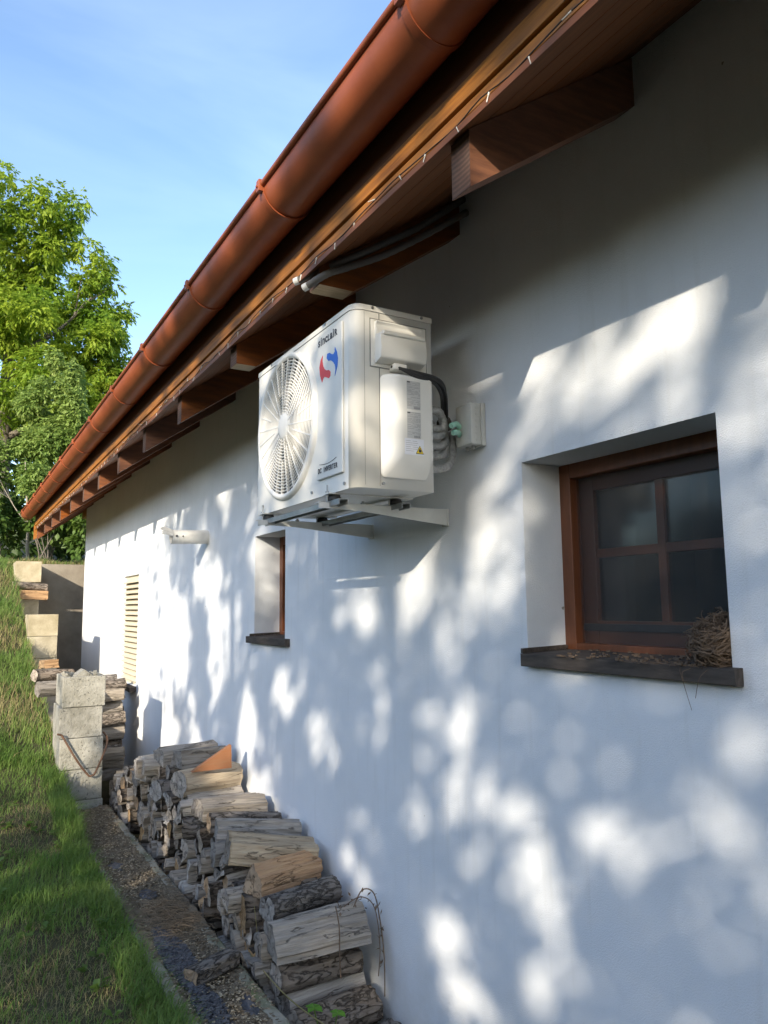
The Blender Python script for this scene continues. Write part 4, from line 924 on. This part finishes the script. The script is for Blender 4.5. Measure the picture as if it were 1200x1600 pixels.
top((-.55, 5.72, -1.13), (-.20, 5.86, -1.15), [(-.08, -.09), (.07, -.09), (.08, .04), (-.02, .08), (-.08, .05)], 'split', 'end', 'squarish grey log jutting left under the far top log')
top((-.54, 5.28, -1.20), (-.16, 5.36, -1.22), roundp(.075, .9, rnd=rnd), 'bark', 'end', 'blue grey round log end left of the pale barkless log')
top((-.50, 6.25, -1.27), (-.10, 6.35, -1.28), [(-.11, -.03), (.1, -.035), (.09, .035), (-.08, .03)], 'splitw', 'endw', 'flat warm brown log at the far foot of the pile beside the pillar')
tw = MB().prism([(-.42, -1.025), (-.16, -1.025), (-.165, -.880)], 4.86, 4.90, 'y'); tag(tw.build('wood_offcut', MT['orange'], None, .002), 'orange brown triangular board offcut leaning on the pale barkless log', 'wood offcut')
add_log([(-.055, -.02), (.055, -.022), (.05, .02), (-.045, .03)], None, (-.81, 3.42, -1.575), (-.60, 3.49, -1.565), MT['bark'], MT['endw'], 'short bark chunk lying on the strip between the kerbs', None, rnd, .006, name='bark_chunk')
# wood by the far pillars
add_log(roundp(.075, .8, rnd=rnd), None, (-1.0, 12.45, .38), (-.52, 12.5, .34), MT['bark'], MT['end'], 'dark round log lying across the farthest pillar under its top block', 'logs across the farthest pillar', rnd)
add_log([(-.09, -.07), (.09, -.07), (.08, .06), (-.08, .06)], None, (-.92, 12.4, .235), (-.52, 12.45, .225), MT['splitw'], MT['endw'], 'pale squared log lying across the farthest pillar', 'logs across the farthest pillar', rnd)
add_log(roundp(.07, .8, rnd=rnd), None, (-1.06, 8.0, -.62), (-.72, 8.1, -.63), MT['bark'], MT['end'], 'grey log lying in the grass left of the nearest pillar', 'logs in the grass by the pillar', rnd)
add_log(roundp(.09, .8, rnd=rnd), None, (-1.04, 7.85, -.73), (-.70, 7.95, -.74), MT['split'], MT['end'], 'thicker pale log under the grey log left of the nearest pillar', 'logs in the grass by the pillar', rnd)
add_log([(-.06, -.04), (.06, -.04), (.05, .04), (-.05, .04)], None, (-.94, 8.6, -.56), (-.80, 8.65, -.55), MT['splitw'], MT['endw'], 'orange brown wood chunk behind the nearest pillar', None, rnd, name='wood_chunk')
# dry vine over the near end of the pile, and a young green shoot
vn = MB()
vn.tube(catmull([(-.14, 3.20, -1.35), (-.10, 3.19, -1.28), (-.05, 3.17, -1.30), (-.035, 3.14, -1.42), (-.04, 3.10, -1.55), (-.05, 3.08, -1.70)], 6), .003, 5)
vn.tube(catmull([(-.20, 3.18, -1.33), (-.12, 3.17, -1.30), (-.06, 3.15, -1.35), (-.05, 3.12, -1.5), (-.07, 3.1, -1.62)], 6), .0025, 5)
vn.tube(catmull([(-.24, 3.18, -1.32), (-.235, 3.155, -1.40), (-.24, 3.14, -1.52), (-.24, 3.13, -1.60)], 5), .003, 5)
rr = random.Random(6)
for k in range(45):
    p = Vector((rr.uniform(-.24, -.03), 3.17 + rr.uniform(-.03, .03), rr.uniform(-1.36, -1.28) if rr.random() < .7 else rr.uniform(-1.6, -1.3))); s = rr.uniform(.006, .014); d = Vector((rr.uniform(-1, 1), rr.uniform(-1, 1), rr.uniform(-1, 1))).normalized(); e = d.cross(Vector((.3, .5, .8))).normalized()
    if p.z < -1.37: p.x = -.045; p.y = 3.12
    vn.add([p, p + d * s + e * s * .5, p + d * s * 2, p + d * s - e * s * .5], [(0, 1, 2, 3)])
tag(vn.build('dry_vine', MT['nest']), 'dry brown vine hanging over the near end of the log pile', 'vine')
vn = MB(); vn.tube(catmull([(-.50, 3.55, -1.60), (-.50, 3.10, -1.60), (-.42, 2.75, -1.62), (-.30, 2.60, -1.72)], 6), .003, 5); vn.tube([(-.52, 3.45, -1.35), (-.50, 3.42, -1.58)], .0015, 4)
tag(vn.build('dry_stalk', MT['drygrass']), 'thin pale dry stalk lying across the near end of the pile', 'stalk')
sp = thing('seedling', 'small bright green seedling growing in front of the nearest logs', 'plant', (-.45, 2.93, -1.66))
st_ = MB(); st_.tube(catmull([(-.42, 2.90, -1.78), (-.44, 2.91, -1.68), (-.46, 2.93, -1.58)], 4), .003, 5); st_.tube(catmull([(-.42, 2.90, -1.76), (-.39, 2.90, -1.68), (-.37, 2.90, -1.61)], 4), .0025, 5); st_.build('stem', MT['bushleaf'], sp)
lm = mat('seedling_leaf', (.13, .30, .03), .5, trans=.4)
def leafquad(mb, p, d, s, wdt=.45, droop=.3):
    e = d.cross(Vector((0, 0, 1))); e = e.normalized() if e.length > 1e-3 else Vector((1, 0, 0)); dn = Vector((0, 0, -droop * s))
    mb.add([p, p + d * s * .5 + e * s * wdt, p + d * s + dn, p + d * s * .5 - e * s * wdt], [(0, 1, 2, 3)])
for c_, sc in (((-.46, 2.93, -1.58), .038), ((-.37, 2.90, -1.61), .034)):
    for a in range(4):
        q = MB(); leafquad(q, Vector(c_), Vector((math.cos(a * 1.6 + .4), math.sin(a * 1.6 + .4), .25)).normalized(), sc * (1 + .2 * (a % 2))); q.build('leaf', lm, sp)

# ------------------------------------------------------------------ foliage helpers
def leaves(P, D, size, width, droop, nper_curve=False):
    """P (n,3) leaf bases, D (n,3) directions; returns V, F of bent rhombi (two quads folded along the midrib)"""
    n = len(P); D = D / np.linalg.norm(D, axis=1, keepdims=True); up = RNG.normal(size=(n, 3)) * .6 + [0, 0, 1]
    E = np.cross(D, up); E /= np.linalg.norm(E, axis=1, keepdims=True) + 1e-9; Nn = np.cross(E, D)
    s = size[:, None]; wd = s * width; dn = np.array([0, 0, -1.]) * s * droop
    a = P; b = P + D * s * .5 + E * wd + Nn * wd * .25 + dn * .3; c = P + D * s + dn; d = P + D * s * .5 - E * wd + Nn * wd * .25 + dn * .3
    V = np.stack([a, b, c, d], 1).reshape(-1, 3); i = np.arange(n)[:, None] * 4
    F3 = np.concatenate([i + [0, 1, 2], i + [0, 2, 3]], 1).reshape(-1, 3)
    return V, F3
def compound(P, D, L, k, lsize):
    """pinnate leaves: rachis starting at P along D, k leaflets each"""
    n = len(P); D = D / np.linalg.norm(D, axis=1, keepdims=True); side = np.cross(D, [0, 0, 1.] + RNG.normal(size=(n, 3)) * .3); side /= np.linalg.norm(side, axis=1, keepdims=True) + 1e-9
    bases = []; dirs = []; sz = []
    for j in range(k):
        t = .3 + .7 * (j // 2 + 1) / (k // 2 + 1); sg = 1 if j % 2 else -1
        if j == k - 1: t = 1; sg = 0
        bases.append(P + D * (L * t)[:, None] + np.array([0, 0, -1.]) * (L * t * t * .35)[:, None])
        dirs.append(D * (.55 if sg else 1) + side * sg * .8 + np.array([0, 0, -.35]) + RNG.normal(size=(n, 3)) * .12); sz.append(lsize * RNG.uniform(.75, 1.2, n))
    return np.concatenate(bases), np.concatenate(dirs), np.concatenate(sz)
def trunk(parent, base, topz, r0, limbs, seed, m=None):
    rr = random.Random(seed); t = MB(); base = Vector(base); tp = Vector((base.x + rr.uniform(-.3, .3), base.y + rr.uniform(-.3, .3), topz))
    P = [base.lerp(tp, i / 6) + Vector((rr.uniform(-.1, .1), rr.uniform(-.1, .1), 0)) * (r0 * 4) for i in range(7)]; P[0] = base
    t.tube(catmull(P, 3), [r0 * (1 - .75 * i / 18) for i in range(19)], 10)
    for (h, d, L) in limbs:
        s = base.lerp(tp, h); d = Vector(d).normalized(); q = [s, s + d * L * .35 + Vector((0, 0, .05 * L)), s + d * L * .7 + Vector((0, 0, .15 * L)), s + d * L + Vector((0, 0, .3 * L))]
        q = [p + Vector((rr.uniform(-1, 1), rr.uniform(-1, 1), rr.uniform(-1, 1))) * .04 * L * (i > 0) for i, p in enumerate(q)]
        C = catmull(q, 4); rad = r0 * .5 * (1 - h * .5); t.tube(C, [rad * (1 - .85 * i / (len(C) - 1)) for i in range(len(C))], 7)
        for b_ in range(4):
            e = C[int(len(C) * (.4 + .15 * b_))]; dd = (d + Vector((rr.uniform(-1, 1), rr.uniform(-1, 1), rr.uniform(-.3, .9))) * .8).normalized(); t.tube([e, e + dd * L * .2, e + dd * L * .4 + Vector((0, 0, L * .05))], [rad * .3, rad * .2, rad * .08], 5)
    return t.build('trunk', m or MT['trunk'], parent)
def blobs(cent, rad, n, shell_=.55):
    """sprig points gathered in the outer part of ellipsoid clumps"""
    cent = np.array(cent, float); rad = np.array(rad, float); wts = rad.prod(1) ** .66; idx = RNG.choice(len(cent), n, p=wts / wts.sum())
    d = RNG.normal(size=(n, 3)); d /= np.linalg.norm(d, axis=1, keepdims=True); r = shell_ + (1 - shell_) * RNG.random(n) ** .7
    r *= 1 + .18 * RNG.normal(size=n)
    return cent[idx] + d * rad[idx] * r[:, None], d

# walnut tree: clumps placed in its own crown volume
wt = thing('walnut_tree', 'tall bright green walnut tree beyond the end of the house', 'tree', (-.9, 20.5, 2.0))
trunk(wt, (-1.0, 20.6, 1.5), 9.3, .26, [(.35, (1, -.2, .5), 2.6), (.45, (-1, .3, .5), 2.6), (.55, (.7, .5, .7), 2.4), (.62, (.9, -.5, .5), 2.2), (.75, (.5, .2, .9), 1.8), (.7, (-.8, -.4, .7), 2.0), (.85, (-.3, .5, 1), 1.4)], 2)
cl = []; rd = []
rr = random.Random(12)
CR_ = [(-1.6, 20.4, 9.6, 1.25), (-.75, 20.2, 9.6, .8), (.35, 20.0, 10.15, .62), (.0, 20.3, 9.2, .8), (1.05, 20.1, 9.0, .6), (-.9, 20.3, 8.3, 1.2), (.5, 20.2, 8.0, .85), (1.45, 20.1, 7.6, .65), (1.1, 20.3, 8.3, .6), (1.0, 20, 7.2, .8), (1.75, 20.1, 6.6, .45), (1.6, 20.2, 5.9, .55), (1.3, 20.1, 4.9, .7), (-.2, 19.9, 10.2, .6), (-1.2, 20, 10.5, .7), (1.5, 20.0, 6.9, .5), (-.6, 19.8, 6.9, 1.1), (.7, 19.9, 6.6, .9), (1.35, 20.0, 6.1, .6), (-.1, 19.6, 5.6, 1.0), (1.0, 19.8, 5.2, .8), (-1.1, 19.8, 5.1, 1.1), (1.9, 20.6, 5.4, .4), (1.5, 20.2, 4.5, .7), (.4, 19.8, 4.5, .9), (-2.4, 20.6, 8.2, 1.4), (-2.6, 20.4, 6.2, 1.4), (-3.4, 21, 7, 1.6), (-1.5, 21.4, 7.5, 1.5), (.1, 21.3, 7.2, 1.3), (.2, 21.3, 5.4, 1.4)]
for x, y, z, r in CR_:
    for k in range(7):
        d = Vector((rr.gauss(0, 1), rr.gauss(0, 1), rr.gauss(0, 1))).normalized() * r * rr.uniform(.35, .85); q = r * rr.uniform(.22, .42); cl.append((x + d.x, y + d.y, z + d.z)); rd.append((q, q, q * .7))
P, d = blobs(cl, rd, 15000, .3); D = d + RNG.normal(size=P.shape) * .5; D[:, 2] -= .15
lb, ld, ls = compound(P, D, RNG.uniform(.16, .30, len(P)), 7, .125); V, F3 = leaves(lb, ld, ls, .22, .25)
npmesh('crown', V, F3, MT['walnut'], 3, wt)
# grey green younger tree in front of it
gt = thing('elder_tree', 'pale grey green slender tree in front of the walnut tree', 'tree', (-.55, 17, 1.3))
trunk(gt, (-.45, 16.8, .9), 3.0, .04, [(.3, (.8, -.2, .9), 1.2), (.4, (-.8, 0, .9), .9), (.55, (.7, .2, 1), 1.0)], 4, mat('pale_bark', (.30, .27, .22), .9))
cl = []; rd = []
for x, y, z, r in [(.15, 16.8, 4.9, .38), (.3, 16.7, 4.2, .5), (-.3, 16.9, 4.3, .5), (.0, 16.6, 3.6, .6), (.65, 16.8, 3.5, .45), (-.6, 16.9, 3.4, .5), (.2, 16.6, 2.9, .55), (-.5, 16.7, 2.6, .5), (.7, 16.8, 2.7, .4), (-1.2, 16.9, 3.0, .45), (.1, 16.7, 2.2, .45), (-.2, 16.8, 5.2, .25), (-1.3, 16.9, 2.2, .4)]:
    for k in range(6):
        d = Vector((rr.gauss(0, 1), rr.gauss(0, 1), rr.gauss(0, 1))).normalized() * r * rr.uniform(.3, .9); q = r * rr.uniform(.25, .45); cl.append((x + d.x, y + d.y, z + d.z)); rd.append((q, q, q))
P, d = blobs(cl, rd, 8000, .2); lb, ld, ls = compound(P, d + RNG.normal(size=P.shape) * .5, RNG.uniform(.08, .16, len(P)), 5, .075); V, F3 = leaves(lb, ld, ls, .30, .2)
npmesh('crown', V, F3, MT['greyleaf'], 3, gt)
# bushes at the foot
for k, (x, y, z, r, lab) in enumerate([(.95, 17.4, 2.0, .7, 'higher bush between the slender tree and the house corner'), (.1, 18.2, 2.0, .8, 'dark leafy bush deeper behind the slender tree'), (-1.0, 17.8, 1.9, .7, 'bush at the left behind the low bush by the path'), (.6, 15.6, 1.6, .55, 'sunlit bush behind the retaining wall beside the house corner'), (-.25, 16.0, 1.75, .55, 'leafy bush below the slender pale tree'), (-1.35, 15.8, 1.7, .5, 'low bush at the left edge above the path'), (1.6, 16.2, 1.9, .8, 'dark bush hidden behind the house corner')]):
    bt = thing('bush', lab, 'bush', (x, y, 1.1), 'bushes at the top of the slope')
    cl = []; rd = []
    for j in range(12):
        d = Vector((rr.gauss(0, 1), rr.gauss(0, 1), rr.gauss(0, .7))).normalized() * r * rr.uniform(.3, .9); q = r * rr.uniform(.25, .45); cl.append((x + d.x, y + d.y, z + d.z)); rd.append((q, q, q))
    P, d = blobs(cl, rd, 2600, .2); V, F3 = leaves(P, d + RNG.normal(size=P.shape) * .6, RNG.uniform(.06, .14, len(P)), .35, .2)
    npmesh('foliage', V, F3, MT['bushleaf'], 3, bt)
    t = MB()
    for j in range(7): t.tube([(x + rr.uniform(-.1, .1), y, 1.0), (x + rr.uniform(-.3, .3) * r * 2, y + rr.uniform(-.2, .2), z)], [.015, .008], 5)
    t.build('stems', MT['trunk'], bt)
# dark woodland behind
cl = []; rd = []
for k in range(130):
    x = rr.uniform(-14, 14); y = 26 + rr.uniform(-2.5, 4) + abs(x) * .1; h = rr.uniform(2, 7.2) if x < 1.8 else rr.uniform(2, 5.2); cl.append((x, y, h)); q = rr.uniform(1.0, 1.9); rd.append((q, q * .8, q))
P, d = blobs(cl, rd, 26000, .55); V, F3 = leaves(P, d + RNG.normal(size=P.shape) * .7, RNG.uniform(.22, .42, len(P)), .35, .2)
o = npmesh('woodland', V, F3, MT['darkleaf'], 3); tag(o, 'dark dense woodland closing the view behind the walnut tree', 'woodland', kind='stuff')

# ------------------------------------------------------------------ garden trees on the sunny side, beside and behind the photographer, whose crowns dapple the wall
LIT = [(1.5, .86, .30, .07), (1.2, .45, .1, .2), (2.15, 1.02, .16, .14), (2.6, 1.03, .22, .14), (3.3, 1.02, .12, .16), (4.1, 1.03, .16, .16), (5.2, 1.03, .3, .16), (6.6, 1.03, .35, .16), (7.9, 1.03, .5, .16), (3.95, -1.41, .17, .08), (5.28, -1.18, .22, .07), (3.6, -1.62, .1, .06), (2.45, 1.02, .32, .12), (3.1, 1.02, .17, .12), (3.75, 1.02, .2, .12), (4.7, 1.02, .25, .12), (5.9, 1.02, .4, .12), (7.3, 1.02, .4, .12), (8.4, 1.0, .4, .14), (1.38, .83, .2, .09), (1.65, .82, .2, .1), (1.97, .88, .17, .08), (1.15, .6, .12, .12), (1.32, 0.91, 0.12, 0.04), (1.53, 0.91, 0.14, 0.04), (1.81, 0.89, 0.14, 0.07), (1.91, 0.76, 0.12, 0.14), (1.65, 0.69, 0.15, 0.1), (2.3, 0.87, 0.1, 0.06), (1.4, 0.71, 0.1, 0.09), (1.18, 0.64, 0.07, 0.07), (2.61, -0.14, 0.2, 0.12), (3.15, -0.49, 0.13, 0.15), (3.86, -0.7, 0.3, 0.2), (2.67, -0.51, 0.26, 0.16), (2.46, -0.72, 0.2, 0.13), (2.83, -0.82, 0.12, 0.12), (2.12, -0.76, 0.15, 0.11), (1.81, -0.57, 0.18, 0.1), (2.1, -0.97, 0.16, 0.11), (1.34, -0.35, 0.15, 0.07), (1.77, -0.76, 0.15, 0.1), (1.29, -0.71, 0.09, 0.08), (2.15, -1.3, 0.18, 0.1), (1.93, -1.13, 0.14, 0.08), (1.67, -1.17, 0.14, 0.05), (2.7, -1.27, 0.18, 0.15), (3.42, -1.25, 0.19, 0.15), (1.46, -0.62, 0.12, 0.07), (2.85, 0.05, 0.2, 0.14), (3.4, -0.01, 0.26, 0.16), (2.33, 0.16, 0.23, 0.15), (1.52, -0.94, 0.04, 0.07), (3.06, -1.61, 0.13, 0.11), (2.57, -1.51, 0.16, 0.09), (1.22, 0.41, 0.05, 0.14), (2.24, 0.45, 0.13, 0.15), (5.1, -0.79, 0.37, 0.25), (4.41, -0.51, 0.25, 0.19), (5.55, -0.24, 0.43, 0.37), (5.9, 0.26, 0.48, 0.25), (7.04, -0.29, 0.63, 0.57), (7.2, -1.05, 0.44, 0.34), (4.72, -1.22, 0.32, 0.19)]
AXY = .93; AXZ = .52
def litmask(y, z):
    m = np.zeros_like(y)
    wob = .22 * np.sin(y * 11 + z * 5) + .22 * np.sin(z * 13 - y * 7)
    for a, b, ra, rb_ in LIT: m = np.maximum(m, ((y - a) / (ra * .95)) ** 2 + ((z - b) / (rb_ * .95)) ** 2 < 1 + wob)
    return m
for k, (x, y0_, y1_, lab) in enumerate([(-8.8, -10.5, -7.1, 'leafy garden tree behind the photographer'), (-9.2, -7.3, -4.1, 'leafy garden tree across the lawn from the air conditioner'), (-9.0, -4.3, -1.0, 'leafy garden tree across the lawn from the far windows')]):
    bx = x; by = (y0_ + y1_) / 2
    tt = thing('garden_tree', lab, 'tree', (bx, by, -1.9), 'garden trees on the lawn')
    trunk(tt, (bx, by, -2.1), 5.9, .15, [(.45, (.2, 1, .8), 1.6), (.5, (-.2, -1, .8), 1.6), (.65, (.8, .2, 1), 1.2), (.7, (-.6, -.3, 1), 1.2)], 20 + k)
    n = 15000; t = RNG.uniform(0, 1, n); yy = RNG.uniform(y0_, y1_, n); zz = RNG.uniform(1.1, 7.4, n); xx = x + RNG.uniform(-.9, .9, n)
    cyl = ((yy - by) / ((y1_ - y0_) * .66)) ** 2 + ((zz - 3.9) / 3.8) ** 2 + ((xx - x) / 1.1) ** 2 < 1.6
    wy = yy + AXY * (-xx); wz = zz - AXZ * (-xx)
    keep = cyl & (~(litmask(wy, wz) > .5) | (RNG.random(n) < .05))
    nz_ = np.sin(wy * 5.1 + 1.3) * np.sin(wz * 4.3) + np.sin(wy * 9.7 - wz * 3.1) * .7
    thin = np.ones(n)                                   # foliage density
    thin[(wz > .5) & (wy < 2.2)] *= .9; thin[(wy > 2.65) & (wy < 3.95) & (wz > .12) & (wz < .92)] = .26
    thin[(wz > .93)] = .9; thin[(wz < -1.95) & (wy < 7.4)] = .85
    thin = np.where((wy > 4.6) & (nz_ > .35), thin * .12, thin); thin = np.where(wy > 7.4, thin * .35, thin); thin = np.where(wy > 8.5, thin * .25, thin)
    keep &= RNG.random(n) < thin
    P = np.stack([xx, yy, zz], 1)[keep]; d = RNG.normal(size=P.shape)
    V, F3 = leaves(P, d, RNG.uniform(.10, .17, len(P)), .38, .1)
    npmesh('crown', V, F3, MT['shadeleaf'], 3, tt)

# unseen leaf screen added behind the photographer to cut skylight and tint the wall
n = 42000; x = -13 + RNG.normal(0, .7, n); y = RNG.uniform(-22, 12, n); top_ = 2.3 + .5 * np.sin(y * .9) + .3 * np.sin(y * 2.3); z = -1.9 + (top_ + 1.9) * RNG.random(n) ** .8
V, F3 = leaves(np.stack([x, y, z], 1), RNG.normal(size=(n, 3)), RNG.uniform(.15, .32, n), .4, .1)
o = npmesh('skylight_screen_hedge', V, F3, MT['darkleaf'], 3); tag(o, 'unseen dark leaf screen added opposite the house to cut low skylight', 'skylight_screen_hedge')
# ------------------------------------------------------------------ grass
def blades(n, xr, yr, hmin, hmax, wd, lean, m, name, label, pow_=1., dens=None, kx=None):
    x = RNG.uniform(xr[0], xr[1], n); y = yr[0] + (yr[1] - yr[0]) * RNG.random(n) ** pow_
    if dens is not None: k = dens(x, y) > RNG.random(n); x, y = x[k], y[k]; n = len(x)
    z = gz(x, y) - .005
    h = RNG.uniform(hmin, hmax, n) * (1 + .35 * np.sin(x * 7 + y * 3) * np.sin(y * 5)); a = RNG.uniform(0, 2 * PI, n); ln = RNG.uniform(.15, 1, n) * lean
    dx = np.cos(a) * ln + .15; dy = np.sin(a) * ln; b = RNG.uniform(0, 2 * PI, n); ex, ey = np.cos(b) * wd, np.sin(b) * wd
    B = np.stack([x, y, z], 1); E = np.stack([ex, ey, np.zeros(n)], 1); hh = h[:, None]
    m1 = B + np.stack([dx * .3, dy * .3, np.full(n, .55)], 1) * hh; m2 = B + np.stack([dx, dy, 1 - .35 * ln], 1) * hh * .98
    V = np.stack([B - E, B + E, m1 + E * .8, m1 - E * .8, m2], 1).reshape(-1, 3); i = np.arange(n)[:, None] * 5
    F3 = np.concatenate([i + [0, 1, 2], i + [0, 2, 3], i + [3, 2, 4]], 1).reshape(-1, 3)
    o = npmesh(name, V, F3, m, 3); tag(o, label, 'grass', kind='stuff')
patch = lambda x, y: np.clip(.62 + .75 * np.sin(x * 5.3 + 2) * np.sin(y * 2.9) + .3 * np.sin(x * 17 + y * 11) - .25 * (y < 4.2), .12, 1)
dry = lambda x, y: np.clip(.45 - .9 * np.sin(x * 5.3 + 2) * np.sin(y * 2.9) + .45 * (y < 4.2), .06, 1)
blades(52000, (-2.6, -.93), (2.3, 7.2), .03, .11, .0019, .9, MT['grass'], 'grass', 'short green lawn grass beside the kerb', 1.3, patch)
blades(34000, (-2.6, -.93), (2.3, 7.2), .02, .07, .0013, 1.9, MT['drygrass'], 'grass', 'dry straw coloured cut grass lying on the lawn', 1.3, dry)
blades(6500, (-1.08, -.885), (2.6, 6.9), .05, .14, .002, 1.1, MT['grass'], 'grass', 'longer green tufts hanging over the mossy kerb', 1.)
blades(52000, (-3.2, -.93), (7.0, 16), .06, .17, .0028, .9, MT['grass'], 'grass', 'long green grass growing up the slope', 1.2, patch)
blades(20000, (-3.2, -.93), (7.0, 16), .06, .20, .0024, 1.0, MT['drygrass'], 'grass', 'yellow dry stems among the grass of the slope', 1.1, dry)
blades(5000, (-1, 3), (13.5, 15), .05, .14, .004, .9, MT['drygrass'], 'grass', 'dry grass fringe on top of the retaining wall', 1.5)
blades(9000, (-3, 3), (13.5, 20), .06, .16, .005, .9, MT['grass'], 'grass', 'green grass behind the retaining wall', 1.5)
# broad leaved weeds in the lawn
V = []; FF = []
P = []; D = []
for k in range(26):
    x = rr.uniform(-1.5, -.95); y = rr.uniform(3.2, 6.4); z = float(gz(x, y))
    for j in range(7):
        a = rr.uniform(0, 6.3); P.append((x, y, z + rr.uniform(.01, .05))); D.append((math.cos(a), math.sin(a), rr.uniform(.2, .9)))
P = np.array(P); D = np.array(D); V, F3 = leaves(P, D, RNG.uniform(.03, .07, len(P)), .3, .3)
o = npmesh('weeds', V, F3, MT['bushleaf'], 3); tag(o, 'broad leaved green weeds scattered through the lawn', 'weeds', kind='stuff')
